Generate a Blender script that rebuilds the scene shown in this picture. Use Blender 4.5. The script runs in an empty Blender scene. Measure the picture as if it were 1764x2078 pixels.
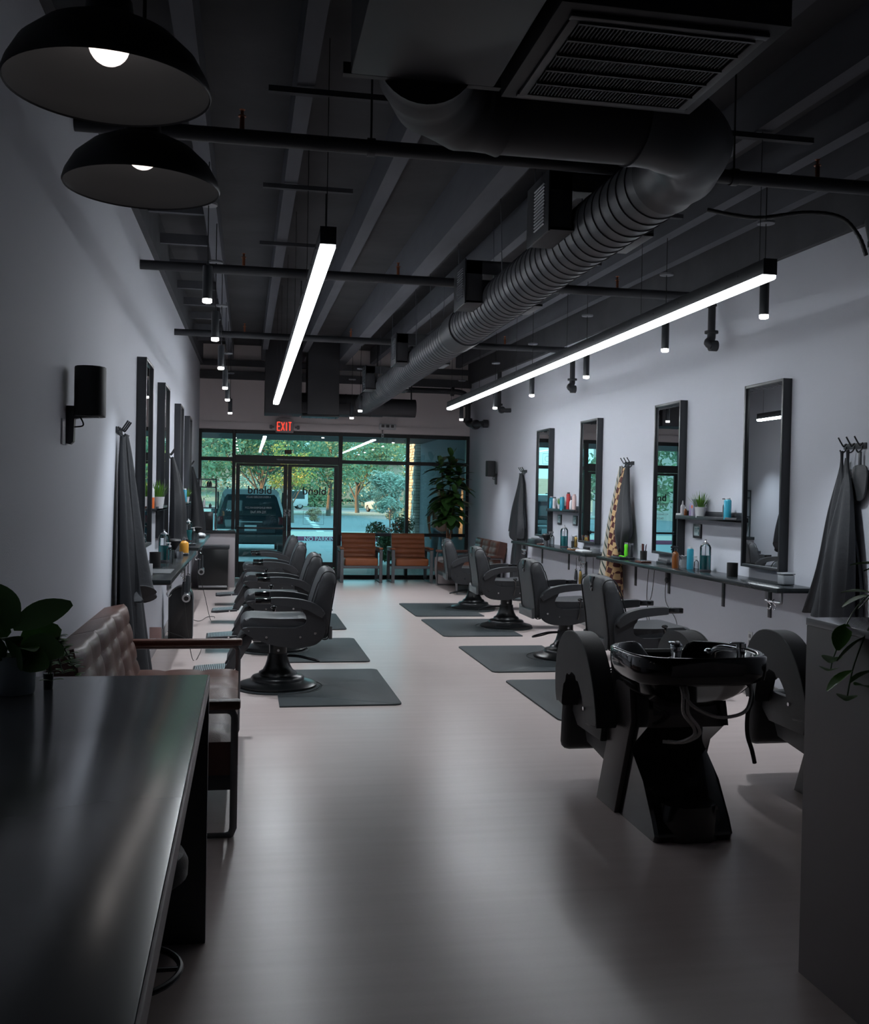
import bpy, bmesh, math, random
from mathutils import Vector, Matrix, Euler, noise
PI = math.pi
SC = bpy.context.scene
COL = SC.collection

# ---------------- camera, world, sun, exposure ----------------
cam = bpy.data.cameras.new('camera'); camo = bpy.data.objects.new('camera', cam); COL.objects.link(camo)
cam.sensor_fit = 'HORIZONTAL'; cam.sensor_width = 24.0; cam.lens = 28.0; cam.clip_start = 0.05; cam.clip_end = 400
_Y = Vector((500 - 882, -(1000 - 1039), -2058)).normalized()          # world +Y seen in camera axes (x right, y up, -z forward)
_Zd = Vector((-0.019, -1.0, 0)); _Zd.z = -(_Zd.x*_Y.x + _Zd.y*_Y.y)/_Y.z; _Zu = (-_Zd).normalized()
_X = _Y.cross(_Zu)
camo.matrix_world = Matrix.Translation((0, 0, 1.55)) @ Matrix((_X, _Y, _Zu)).to_4x4()
SC.camera = camo

W = bpy.data.worlds.new('World'); SC.world = W; W.use_nodes = True
wn = W.node_tree; wn.nodes.clear()
wo = wn.nodes.new('ShaderNodeOutputWorld'); wb = wn.nodes.new('ShaderNodeBackground')
wb.inputs[0].default_value = (0.40, 0.83, 0.95, 1); wb.inputs[1].default_value = 2.3
wn.links.new(wb.outputs[0], wo.inputs[0])
sun = bpy.data.lights.new('low_sun', 'SUN'); sun.energy = 13.0; sun.color = (1.0, 0.42, 0.13); sun.angle = 0.01
suno = bpy.data.objects.new('low_sun', sun); COL.objects.link(suno)
suno.rotation_euler = Vector((1.0, 0.05, -0.20)).to_track_quat('-Z', 'Y').to_euler()
STRIP = 18.0; PEND = 30.0; PSPOT = 110.0; BULB = 1.6
SC.view_settings.view_transform = 'Standard'; SC.view_settings.look = 'None'
SC.view_settings.gamma = 1; SC.view_settings.exposure = 0.2; SC.view_settings.use_curve_mapping = False
SC.cycles.max_bounces = 8; SC.cycles.transparent_max_bounces = 16
SC.cycles.sample_clamp_indirect = 4.0; SC.cycles.use_denoising = True
SC.cycles.caustics_reflective = False; SC.cycles.caustics_refractive = False

# ---------------- materials ----------------
MT = {}
def mat(name, col, rough=0.5, metal=0.0, nscale=0, namt=0.15, bump=0, bscale=None, spec=0.5, coat=0, stretch=(1,1,1), emit=None, estr=0, trans=0, alpha=1, col2=None, croughness=0.1):
    if name in MT: return MT[name]
    m = bpy.data.materials.new(name); m.use_nodes = True; MT[name] = m
    nt = m.node_tree; b = nt.nodes['Principled BSDF']
    b.inputs['Base Color'].default_value = (*col, 1); b.inputs['Roughness'].default_value = rough
    b.inputs['Metallic'].default_value = metal; b.inputs['Specular IOR Level'].default_value = spec
    b.inputs['Coat Weight'].default_value = coat; b.inputs['Coat Roughness'].default_value = croughness
    b.inputs['Transmission Weight'].default_value = trans; b.inputs['Alpha'].default_value = alpha
    if emit: b.inputs['Emission Color'].default_value = (*emit, 1); b.inputs['Emission Strength'].default_value = estr
    if nscale or bump:
        tc = nt.nodes.new('ShaderNodeTexCoord'); mp = nt.nodes.new('ShaderNodeMapping'); mp.inputs['Scale'].default_value = stretch
        nt.links.new(tc.outputs['Object'], mp.inputs[0])
    if nscale:
        n = nt.nodes.new('ShaderNodeTexNoise'); n.inputs['Scale'].default_value = nscale; n.inputs['Detail'].default_value = 5
        nt.links.new(mp.outputs[0], n.inputs[0])
        mx = nt.nodes.new('ShaderNodeMix'); mx.data_type = 'RGBA'
        c2 = col2 if col2 else tuple(min(1, c*(1+namt)) for c in col); c1 = col if col2 else tuple(c*(1-namt) for c in col)
        mx.inputs[6].default_value = (*c1, 1); mx.inputs[7].default_value = (*c2, 1)
        nt.links.new(n.outputs[0], mx.inputs[0]); nt.links.new(mx.outputs[2], b.inputs['Base Color'])
    if bump:
        n2 = nt.nodes.new('ShaderNodeTexNoise'); n2.inputs['Scale'].default_value = bscale or 60; n2.inputs['Detail'].default_value = 3
        nt.links.new(mp.outputs[0], n2.inputs[0])
        bp = nt.nodes.new('ShaderNodeBump'); bp.inputs['Strength'].default_value = bump; bp.inputs['Distance'].default_value = 0.01
        nt.links.new(n2.outputs[0], bp.inputs['Height']); nt.links.new(bp.outputs[0], b.inputs['Normal'])
    return m
def glass_mat(name, tint, refl=0.08):
    m = bpy.data.materials.new(name); m.use_nodes = True; MT[name] = m; nt = m.node_tree; nt.nodes.clear()
    o = nt.nodes.new('ShaderNodeOutputMaterial'); t = nt.nodes.new('ShaderNodeBsdfTransparent'); g = nt.nodes.new('ShaderNodeBsdfGlossy')
    t.inputs[0].default_value = (*tint, 1); g.inputs['Roughness'].default_value = 0.0
    mx = nt.nodes.new('ShaderNodeMixShader'); lw = nt.nodes.new('ShaderNodeFresnel'); lw.inputs[0].default_value = 1.5
    ad = nt.nodes.new('ShaderNodeMath'); ad.operation = 'ADD'; ad.inputs[1].default_value = refl; ad.use_clamp = True
    nt.links.new(lw.outputs[0], ad.inputs[0]); nt.links.new(ad.outputs[0], mx.inputs[0])
    nt.links.new(t.outputs[0], mx.inputs[1]); nt.links.new(g.outputs[0], mx.inputs[2]); nt.links.new(mx.outputs[0], o.inputs[0])
    return m
def emi(name, col, s):
    m = bpy.data.materials.new(name); m.use_nodes = True; MT[name] = m; nt = m.node_tree; nt.nodes.clear()
    o = nt.nodes.new('ShaderNodeOutputMaterial'); e = nt.nodes.new('ShaderNodeEmission')
    e.inputs[0].default_value = (*col, 1); e.inputs[1].default_value = s; nt.links.new(e.outputs[0], o.inputs[0]); return m

WALL = mat('wall_paint_cool', (0.58, 0.605, 0.665), 0.75, nscale=2.0, namt=0.02, bump=0.10, bscale=120, spec=0.3)
WALLW = mat('wall_paint_warm', (0.86, 0.79, 0.79), 0.8, bump=0.08, bscale=120, spec=0.3)
BLK = mat('black_ceiling_paint', (0.075, 0.078, 0.086), 0.85, nscale=3, namt=0.25, bump=0.3, bscale=12, spec=0.25)
BEAM = mat('charcoal_beam_paint', (0.105, 0.11, 0.125), 0.8, nscale=9, namt=0.2, stretch=(1, .2, 1), spec=0.25)
PIPE = mat('black_pipe_paint', (0.035, 0.037, 0.042), 0.55, spec=0.35)
DUCT = mat('spiral_duct_paint', (0.058, 0.060, 0.067), 0.5, nscale=4, namt=0.12, spec=0.5)
DBOX = mat('duct_box_paint', (0.036, 0.037, 0.042), 0.6, nscale=4, namt=0.15)
BMET = mat('black_satin_metal', (0.028, 0.031, 0.036), 0.35, spec=0.5)
FRM = mat('window_frame_black', (0.012, 0.013, 0.015), 0.45)
CHR = mat('chrome', (0.75, 0.77, 0.80), 0.12, metal=1)
STEEL = mat('brushed_steel', (0.45, 0.46, 0.48), 0.35, metal=1)
MIRR = mat('mirror_silver', (0.78, 0.82, 0.84), 0.0, metal=1)
LEAT = mat('black_leatherette', (0.034, 0.036, 0.040), 0.45, nscale=40, namt=0.15, bump=0.25, bscale=260, spec=0.5)
LEATS = mat('black_leather_smooth', (0.024, 0.025, 0.028), 0.5, bump=0.15, bscale=200, spec=0.45)
GLOSS = mat('black_gloss_lacquer', (0.008, 0.008, 0.009), 0.14, coat=0.6, croughness=0.03)
ENAM = mat('black_enamel', (0.008, 0.009, 0.010), 0.28)
BROWN = mat('dark_brown_leather', (0.072, 0.028, 0.019), 0.42, nscale=9, namt=0.35, bump=0.15, bscale=150)
COGN = mat('cognac_leather', (0.30, 0.090, 0.032), 0.42, nscale=7, namt=0.25, bump=0.15, bscale=150)
MATR = mat('anti_fatigue_rubber', (0.024, 0.031, 0.034), 0.62, nscale=15, namt=0.15, bump=0.2, bscale=300)
WTOP = mat('dark_worktop_laminate', (0.020, 0.024, 0.026), 0.22, nscale=14, namt=0.4, stretch=(3, .6, 1))
DESK = mat('graphite_desk_laminate', (0.115, 0.122, 0.140), 0.19, nscale=2.5, namt=0.25, stretch=(1, .7, 1), coat=0.0)
DESKE = mat('desk_edge_band', (0.80, 0.74, 0.75), 0.5)
COUNTR = mat('plum_grey_panel', (0.19, 0.165, 0.175), 0.5, nscale=3, namt=0.12)
COUNTRT = mat('pale_counter_top', (0.42, 0.42, 0.44), 0.12)
CLOTH = mat('black_cape_nylon', (0.024, 0.026, 0.030), 0.6, bump=0.3, bscale=25, spec=0.4)
TOWEL = mat('charcoal_towel', (0.050, 0.052, 0.056), 0.95, bump=0.6, bscale=400)
WHT = mat('white_plastic', (0.62, 0.63, 0.65), 0.35)
OFFW = mat('off_white_ceramic', (0.55, 0.56, 0.58), 0.4)
GREYC = mat('grey_concrete_pot', (0.26, 0.28, 0.30), 0.7, nscale=12, namt=0.15)
TEALC = mat('turquoise_spray_can', (0.025, 0.27, 0.38), 0.25)
TEALL = mat('turquoise_liquid', (0.04, 0.42, 0.44), 0.08, coat=0.5)
CLRP = glass_mat('clear_plastic', (0.93, 0.96, 0.97), 0.02)
ORNG = mat('orange_print', (0.75, 0.16, 0.04), 0.35)
RED = mat('red_plastic', (0.42, 0.02, 0.02), 0.35)
AMBER = mat('amber_glass', (0.20, 0.06, 0.012), 0.1, coat=0.6)
LIME = mat('lime_green_plastic', (0.16, 0.80, 0.03), 0.4)
LILAC = mat('lilac_label', (0.42, 0.34, 0.56), 0.4)
PINK = mat('blush_plastic', (0.52, 0.38, 0.37), 0.45)
YELL = mat('yellow_plastic', (0.70, 0.32, 0.03), 0.4)
GRASS = mat('artificial_grass_green', (0.11, 0.27, 0.03), 0.5, nscale=30, namt=0.3)
LEAF = mat('dark_leaf_green', (0.030, 0.085, 0.022), 0.32, nscale=8, namt=0.4)
LEAF2 = mat('bright_leaf_green', (0.07, 0.20, 0.02), 0.35, nscale=8, namt=0.3)
SOIL = mat('potting_soil', (0.03, 0.022, 0.016), 0.95, bump=0.8, bscale=60)
STEM = mat('brown_stem', (0.14, 0.07, 0.035), 0.8, nscale=20, namt=0.3)
CORD = mat('black_rubber_cord', (0.012, 0.012, 0.013), 0.5)
HOSE = mat('braided_steel_hose', (0.42, 0.40, 0.38), 0.45, metal=0.6, nscale=150, namt=0.4)
GREYF = mat('grey_powder_coat', (0.12, 0.125, 0.135), 0.5)
GLASSW = glass_mat('window_glass', (0.80, 0.91, 0.92), 0.03)
GOLD = mat('gold_metal', (0.75, 0.50, 0.16), 0.25, metal=1)
DRED = mat('dark_red_comb', (0.10, 0.02, 0.02), 0.4)

# ---------------- mesh builder ----------------
def spl(pts, n=6, closed=False):
    P = [Vector(p) for p in pts]; out = []; N = len(P)
    rng = range(N) if closed else range(N-1)
    for i in rng:
        if closed: a, b, c, d = P[(i-1) % N], P[i], P[(i+1) % N], P[(i+2) % N]
        else: a, b, c, d = P[max(i-1, 0)], P[i], P[i+1], P[min(i+2, N-1)]
        for k in range(n):
            t = k/n
            out.append(0.5*((2*b)+(c-a)*t+(2*a-5*b+4*c-d)*t*t+(3*b-a-3*c+d)*t*t*t))
    if not closed: out.append(P[-1])
    return out
class B:
    def __init__(s): s.bm = bmesh.new()
    def _v(s, co): return s.bm.verts.new(co)
    def face(s, vs):
        try: return s.bm.faces.new(vs)
        except ValueError: return None
    def _bevel(s, vs, bev, seg):
        if bev > 0:
            vset = set(vs); es = [e for e in s.bm.edges if e.verts[0] in vset and e.verts[1] in vset]
            bmesh.ops.bevel(s.bm, geom=es, offset=bev, segments=seg, profile=0.5, affect='EDGES', clamp_overlap=True)
    def box(s, cx, cy, cz, sx, sy, sz, bev=0, rot=None, seg=2):
        R = Euler(rot).to_matrix() if rot else Matrix.Identity(3); c = Vector((cx, cy, cz)); vs = []
        for i in (-.5, .5):
            for j in (-.5, .5):
                for k in (-.5, .5): vs.append(s._v(c + R @ Vector((i*sx, j*sy, k*sz))))
        for f in ((0,1,3,2), (4,6,7,5), (0,4,5,1), (2,3,7,6), (0,2,6,4), (1,5,7,3)): s.face([vs[q] for q in f])
        s._bevel(vs, bev, seg); return s
    def bar(s, p0, p1, w, h, bev=0):
        p0, p1 = Vector(p0), Vector(p1); d = p1-p0; L = d.length; c = (p0+p1)/2
        q = d.to_track_quat('X', 'Z').to_euler()
        return s.box(c.x, c.y, c.z, L, w, h, bev, rot=q)
    def tube(s, pts, r, seg=8, closed=False, cap=True, flat=1.0):
        P = [Vector(p) for p in pts]; N = len(P); rings = []
        rr = r if isinstance(r, (list, tuple)) else [r]*N
        t0 = (P[1]-P[0]).normalized(); up = Vector((0, 0, 1)) if abs(t0.z) < .9 else Vector((0, 1, 0))
        n = t0.cross(up).normalized()
        for i in range(N):
            if closed: t = (P[(i+1) % N]-P[i-1]).normalized()
            else: t = (P[min(i+1, N-1)]-P[max(i-1, 0)]).normalized()
            n = (n - t*n.dot(t)).normalized(); b = t.cross(n)
            rings.append([s._v(P[i] + (n*math.cos(2*PI*k/seg) + b*math.sin(2*PI*k/seg)*flat)*rr[i]) for k in range(seg)])
        for i in range(N if closed else N-1):
            a, c = rings[i], rings[(i+1) % N]
            for k in range(seg): s.face([a[k], a[(k+1) % seg], c[(k+1) % seg], c[k]])
        if cap and not closed: s.face(rings[0][::-1]); s.face(rings[-1])
        return s
    def cyl(s, p0, p1, r, r1=None, seg=16): return s.tube([p0, p1], [r, r if r1 is None else r1], seg)
    def rings(s, R, cap0=True, cap1=True):
        V = [[s._v(p) for p in r] for r in R]; n = len(R[0])
        for i in range(len(V)-1):
            for k in range(n): s.face([V[i][k], V[i][(k+1) % n], V[i+1][(k+1) % n], V[i+1][k]])
        if cap0: s.face(V[0][::-1])
        if cap1: s.face(V[-1])
        return V
    def lathe(s, prof, c=(0,0,0), seg=24, M=None):
        R = []
        for r, z in prof:
            ring = [Vector((max(r, 1e-4)*math.cos(2*PI*k/seg), max(r, 1e-4)*math.sin(2*PI*k/seg), z)) for k in range(seg)]
            if M: ring = [M @ p for p in ring]
            R.append([p + Vector(c) for p in ring])
        s.rings(R); return s
    def prism(s, poly, lo, hi, axis='y', bev=0, seg=2):
        f = {'y': lambda a, b, t: (a, t, b), 'x': lambda a, b, t: (t, a, b), 'z': lambda a, b, t: (a, b, t)}[axis]
        A = [s._v(f(p[0], p[1], lo)) for p in poly]; C = [s._v(f(p[0], p[1], hi)) for p in poly]; n = len(A)
        s.face(A[::-1]); s.face(C)
        for i in range(n): s.face([A[i], A[(i+1) % n], C[(i+1) % n], C[i]])
        if bev > 0:
            va, vc = set(A), set(C)
            es = [e for e in s.bm.edges if (e.verts[0] in va and e.verts[1] in va) or (e.verts[0] in vc and e.verts[1] in vc)]
            bmesh.ops.bevel(s.bm, geom=es, offset=bev, segments=seg, profile=0.5, affect='EDGES', clamp_overlap=True)
        return s
    def sph(s, c, r, seg=12, rg=8):
        r = r if isinstance(r, (tuple, list)) else (r, r, r); R = []
        for i in range(rg+1):
            a = PI*i/rg; q = max(math.sin(a), .002)
            R.append([(c[0]+r[0]*q*math.cos(2*PI*k/seg), c[1]+r[1]*q*math.sin(2*PI*k/seg), c[2]-r[2]*math.cos(a)) for k in range(seg)])
        s.rings(R); return s
    def grid(s, fn, nu, nv):
        V = [[s._v(fn(i/nu, j/nv)) for j in range(nv+1)] for i in range(nu+1)]
        for i in range(nu):
            for j in range(nv): s.face([V[i][j], V[i+1][j], V[i+1][j+1], V[i][j+1]])
        return s
    def leaf(s, base, d, L, w, droop=0.3, fold=0.15, n=5, up=(0,0,1)):
        base, d = Vector(base), Vector(d).normalized(); up = Vector(up); sd = d.cross(up)
        if sd.length < .05: sd = Vector((1, 0, 0))
        sd.normalize(); nm = sd.cross(d).normalized(); A = []; C = []; Mv = []
        for i in range(n+1):
            t = i/n; p = base + d*L*t - Vector((0, 0, 1))*droop*L*t*t
            hw = w*.5*math.sin(PI*min(1, t*.92+.04))**.75
            Mv.append(s._v(p)); A.append(s._v(p + sd*hw + nm*hw*fold*2)); C.append(s._v(p - sd*hw + nm*hw*fold*2))
        for i in range(n):
            s.face([Mv[i], A[i], A[i+1], Mv[i+1]]); s.face([Mv[i+1], C[i+1], C[i], Mv[i]])
        return s
def obj(name, b, m, parent=None, loc=None, rz=0, ang=38, flat=False, recalc=True):
    bm = b.bm
    if recalc: bmesh.ops.recalc_face_normals(bm, faces=bm.faces)
    c = math.radians(ang)
    for f in bm.faces: f.smooth = not flat
    if not flat:
        for e in bm.edges:
            e.smooth = e.is_boundary or len(e.link_faces) != 2 or e.calc_face_angle(0) < c
    me = bpy.data.meshes.new(name); bm.to_mesh(me); bm.free()
    for q in (m if isinstance(m, list) else [m]): me.materials.append(q)
    o = bpy.data.objects.new(name, me); COL.objects.link(o)
    if parent: o.parent = parent
    if loc: o.location = loc
    if rz: o.rotation_euler = (0, 0, rz)
    return o
def tag(o, label, cat, group=None):
    o['label'] = label; o['category'] = cat
    if group: o['group'] = group
    return o
def thing(name, label, cat, loc=(0,0,0), rz=0, group=None):
    o = bpy.data.objects.new(name, None); COL.objects.link(o); o.empty_display_size = 0.1
    o.location = loc; o.rotation_euler = (0, 0, rz); return tag(o, label, cat, group)
def struct(name, b, m, **k):
    o = obj(name, b, m, **k)
    if not k.get('parent'): o['kind'] = 'structure'
    return o
def _kids(o): return [q for q in COL.objects if q.parent == o]
def dup(root, loc, rz=None, label=None, group=None, parent=None):
    r = root.copy(); COL.objects.link(r)
    if parent is not None: r.parent = parent
    if loc is not None: r.location = loc
    if rz is not None: r.rotation_euler = (0, 0, rz)
    if label: r['label'] = label
    if group: r['group'] = group
    for ch in _kids(root): dup(ch, None, parent=r)
    return r
def text(name, s, size, m, parent, loc, rot, mirror=False, ext=0.0005, bold=False, align='CENTER', width=1.0):
    cu = bpy.data.curves.new('t', 'FONT'); cu.body = s; cu.size = size; cu.extrude = ext; cu.align_x = align; cu.align_y = 'CENTER'
    if bold: cu.offset = size*0.012
    t = bpy.data.objects.new('t', cu); COL.objects.link(t)
    dg = bpy.context.evaluated_depsgraph_get(); dg.update()
    me = bpy.data.meshes.new_from_object(t.evaluated_get(dg)); bpy.data.objects.remove(t)
    for v in me.vertices: v.co.x *= width*(-1 if mirror else 1)
    me.materials.clear(); me.materials.append(m)
    o = bpy.data.objects.new(name, me); COL.objects.link(o); o.location = loc; o.rotation_euler = rot
    if parent: o.parent = parent
    return o
# ================= room shell =================
XL, XR, YF, YB = -0.85, 4.12, 18.70, -2.2
def floor_material():
    m = bpy.data.materials.new('salon_floor'); m.use_nodes = True; nt = m.node_tree; b = nt.nodes['Principled BSDF']
    tc = nt.nodes.new('ShaderNodeTexCoord'); mp = nt.nodes.new('ShaderNodeMapping'); mp.inputs['Scale'].default_value = (0.35, 5.0, 1)
    nt.links.new(tc.outputs['Object'], mp.inputs[0])
    n = nt.nodes.new('ShaderNodeTexNoise'); n.inputs['Scale'].default_value = 3; n.inputs['Detail'].default_value = 6; nt.links.new(mp.outputs[0], n.inputs[0])
    n3 = nt.nodes.new('ShaderNodeTexNoise'); n3.inputs['Scale'].default_value = 0.9; n3.inputs['Detail'].default_value = 3; nt.links.new(tc.outputs['Object'], n3.inputs[0])
    r = nt.nodes.new('ShaderNodeMix'); r.data_type = 'RGBA'; r.inputs[6].default_value = (0.44, 0.365, 0.345, 1); r.inputs[7].default_value = (0.56, 0.475, 0.455, 1)
    nt.links.new(n.outputs[0], r.inputs[0]); nt.links.new(r.outputs[2], b.inputs['Base Color'])
    mr = nt.nodes.new('ShaderNodeMapRange'); mr.inputs[3].default_value = 0.24; mr.inputs[4].default_value = 0.38; b.inputs['Specular IOR Level'].default_value = 0.7
    nt.links.new(n3.outputs[0], mr.inputs[0]); nt.links.new(mr.outputs[0], b.inputs['Roughness'])
    bp = nt.nodes.new('ShaderNodeBump'); bp.inputs['Strength'].default_value = 0.05; nt.links.new(n.outputs[0], bp.inputs['Height']); nt.links.new(bp.outputs[0], b.inputs['Normal'])
    return m
struct('floor', B().box((XL+XR)/2, (YF+YB)/2, -.05, XR-XL, YF-YB+.3, .1), floor_material())
struct('wall_left', B().box(XL-.1, (YF+YB)/2, 2.25, .2, YF-YB, 4.5), WALL)
struct('wall_right', B().box(XR+.1, (YF+YB)/2, 2.25, .2, YF-YB, 4.5), WALL)
struct('wall_back', B().box((XL+XR)/2, YB-.1, 2.25, XR-XL+.4, .2, 4.5), mat('dark_back_wall', (.10, .10, .11), .8))
struct('wall_front', B().box((XL+XR)/2, YF+.1, 3.595, XR-XL+.4, .2, 1.81), WALLW)
struct('trim_1', B().box((XL+XR)/2, YF-.012, 2.765, XR-XL, .024, .13, .004), WALLW)
struct('baseboard_left', B().box(XL+.006, 9, .05, .012, 19.2, .10), mat('pale_baseboard', (.30, .29, .30), .5))
struct('baseboard_right', B().box(XR-.006, 9, .05, .012, 19.2, .10), MT['pale_baseboard'])
zc = lambda y: 3.98 + .022*(y-8)
def slab(b, x0, x1, y0, y1, z0f, z1f):
    v = [b._v((x, y, z)) for y in (y0, y1) for x, z in ((x0, z0f(y)), (x1, z0f(y)), (x1, z1f(y)), (x0, z1f(y)))]
    for f in ((0,1,2,3), (7,6,5,4), (0,4,5,1), (1,5,6,2), (2,6,7,3), (3,7,4,0)): b.face([v[q] for q in f])
    return b
cm = mat('black_insulation_ceiling', (.066, .068, .074), .9, nscale=1.5, namt=.35, bump=.9, bscale=3.5, spec=.2)
struct('ceiling', slab(B(), XL-.2, XR+.2, YB-.2, YF+.2, zc, lambda y: zc(y)+.1), cm)
# sloping ledgers where the walls meet the roof
struct('trim_2', slab(B(), XL, XL+.05, YB, YF, lambda y: 3.60+.024*(y-8), lambda y: zc(y)), BLK)
struct('trim_3', slab(B(), XR-.05, XR, YB, YF, lambda y: 3.44+.018*(y-6), lambda y: zc(y)), BLK)
struct('trim_4', B().box((XL+XR)/2, YF-.05, 3.66, XR-XL, .10, .14).box((XL+XR)/2, YF-.04, 3.88, XR-XL, .08, .10), BLK)
jx = [(-.31, .10), (.27, .09), (.93, .10), (1.58, .16), (2.24, .09), (2.86, .09), (3.38, .10), (3.85, .09)]
for i, (x, w) in enumerate(jx):
    zb = (lambda y: 3.72+.022*(y-8)) if w < .15 else (lambda y: 3.60+.022*(y-8))
    o = obj('roof_joist', slab(B(), x-w/2, x+w/2, YB, YF-.12, zb, lambda y: zc(y)), BEAM)
    nm = ['above the near pendant domes', 'left of the left strip light', 'right of the left strip light', 'the deepest one, left of the spiral duct', 'right above the spiral duct', 'above the right strip light', 'above the right row of small cylinder pendants', 'nearest the right wall'][i]
    tag(o, 'dark painted roof joist running front to back, ' + nm, 'joist', 'roof joists')
# blocking between joists on the left bay
for k in range(9):
    y = 7.2 + k*1.15
    o = obj('ceiling_blocking', B().box(-.58, 0, 0, .44, .05, .09), BEAM, loc=(0, y, 3.80+.022*(y-8)))
    tag(o, 'short dark blocking bar between left wall and first roof joist', 'bar', 'blocking bars at the left wall')

# ================= storefront glazing =================
zh0, zh1 = 2.62, 2.69
def bars(b, L):
    for x0, x1, z0, z1, d in L: b.box((x0+x1)/2, YF+.03, (z0+z1)/2, x1-x0, d, z1-z0, .004, seg=1)
    return b
def pane(par, L):
    b = B()
    for x0, x1, z0, z1 in L: b.box((x0+x1)/2, YF+.03, (z0+z1)/2, x1-x0, .006, z1-z0)
    return obj('pane', b, GLASSW, par)
w1 = struct('window_1', bars(B(), [(-.85,-.80,0,2.69,.11), (-.26,-.20,0,2.69,.11), (-.80,-.26,zh0,zh1,.10), (-.80,-.26,2.12,2.19,.10), (-.80,-.26,0,.07,.10)]), FRM)
pane(w1, [(-.80,-.26,.07,2.12), (-.80,-.26,2.19,zh0)])
w2 = struct('window_2', bars(B(), [(1.66,1.73,0,2.69,.11), (1.73,2.92,zh0,zh1,.10), (1.73,2.92,2.12,2.185,.10), (1.73,2.92,.79,.85,.10), (1.73,2.92,0,.07,.10)]), FRM)
pane(w2, [(1.73,2.92,.07,.79), (1.73,2.92,.85,2.12), (1.73,2.92,2.185,zh0)])
w3 = struct('window_3', bars(B(), [(2.92,2.98,0,2.69,.11), (4.06,4.12,0,2.69,.11), (2.98,4.06,zh0,zh1,.10), (2.98,4.06,2.12,2.185,.10), (2.98,4.06,.79,.85,.10), (2.98,4.06,0,.07,.10)]), FRM)
pane(w3, [(2.98,4.06,.07,.79), (2.98,4.06,.85,2.12), (2.98,4.06,2.185,zh0)])
w4 = struct('window_4', bars(B(), [(-.20,1.66,zh0,zh1,.10), (-.20,1.66,2.09,2.235,.11)]), FRM)
pane(w4, [(-.20,1.66,2.235,zh0)])
WTXT = mat('white_vinyl_lettering', (.55, .60, .62), .5); BTXT = mat('black_vinyl_lettering', (.01, .01, .012), .5); GTXT = mat('frosted_grey_lettering', (.20, .25, .26), .5)
RXI = (PI/2, 0, 0)
text('safety_notice', 'THESE DOORS TO REMAIN UNLOCKED WHEN BUILDING IS OCCUPIED', .030, WTXT, w4, (.83, YF-.028, 2.165), RXI, width=.62)
sp = obj('suite_number_plate', B().box(.74, YF+.024, 2.31, .13, .004, .075), mat('bronze_plate', (.05, .03, .02), .5), w4)
text('suite_number', '111', .06, mat('bronze_numerals', (.22, .12, .06), .5), sp, (.74, YF+.020, 2.31), RXI, mirror=True)
def leaf_door(name, x0, x1, flip):
    b = bars(B(), [(x0,x0+.07,.01,2.085,.05), (x1-.07,x1,.01,2.085,.05), (x0+.07,x1-.07,2.04,2.085,.05), (x0+.07,x1-.07,.01,.30,.05)])
    d = struct(name, b, FRM); obj('pane', B().box((x0+x1)/2, YF+.03, 1.17, x1-x0-.14, .006, 1.74), GLASSW, d)
    pb = B().box((x0+x1)/2, YF-.04, .915, x1-x0-.06, .035, .035, .008)
    for xx in (x0+.05, x1-.05): pb.box(xx, YF-.02, .915, .05, .06, .07, .006)
    obj('push_bar', pb, BMET, d)
    hx = x1-.035 if flip else x0+.035
    h = B().tube([(hx, YF-.0, 1.13), (hx, YF-.06, 1.13), (hx, YF-.06, .86), (hx, YF-.0, .86)], .011, 8); obj('handle', h, BMET, d)
    b = B().box(hx, YF+.002, 1.12, .035, .004, .30); st = obj('push_label', b, mat('grey_label', (.12,.12,.13), .5), d)
    text('push_lettering', 'PUSH', .06, WTXT, st, (hx, YF-.002, 1.18), (PI/2, PI/2, 0))
    return d
d1 = leaf_door('door_1', -.19, .735, True); d2 = leaf_door('door_2', .74, 1.655, False)
Yg = YF+.026
def vinyl(par, s, size, m, x, z, w=1, n='door_lettering', bold=False): return text(n, s, size, m, par, (x, Yg, z), RXI, mirror=True, width=w, bold=bold)
vinyl(d1, 'blend', .20, BTXT, .24, 1.60, bold=True); vinyl(d2, 'blend', .20, BTXT, 1.23, 1.60, bold=True)
vinyl(d1, "A MEN'S FOCUSED SALON", .052, WTXT, .22, 1.475, .72); vinyl(d1, 'WWW.BLENDMENSHAIR.COM', .050, WTXT, .22, 1.28, .70); vinyl(d1, '702.499.7640', .066, WTXT, .22, 1.20, .8)
vinyl(d2, '9AM - 5:30PM', .06, GTXT, 1.22, 1.17, .85)
def outline(par, x0, x1, z0, z1, m, w=.004):
    b = B()
    for a in ((x0, x1, z0, z0+w), (x0, x1, z1-w, z1), (x0, x0+w, z0, z1), (x1-w, x1, z0, z1)): b.box((a[0]+a[1])/2, Yg, (a[2]+a[3])/2, a[1]-a[0], .001, a[3]-a[2])
    return obj('decal_outline', b, m, par)
outline(d2, 1.03, 1.41, .99, 1.24, BTXT)
outline(w2, 2.12, 2.56, 2.21, 2.41, BTXT, .005)
obj('decal_ring', B().tube([(2.46+.055*math.cos(a*PI/12), Yg, 2.31+.055*math.sin(a*PI/12)) for a in range(24)], .003, 4, closed=True), BTXT, w2)

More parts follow.
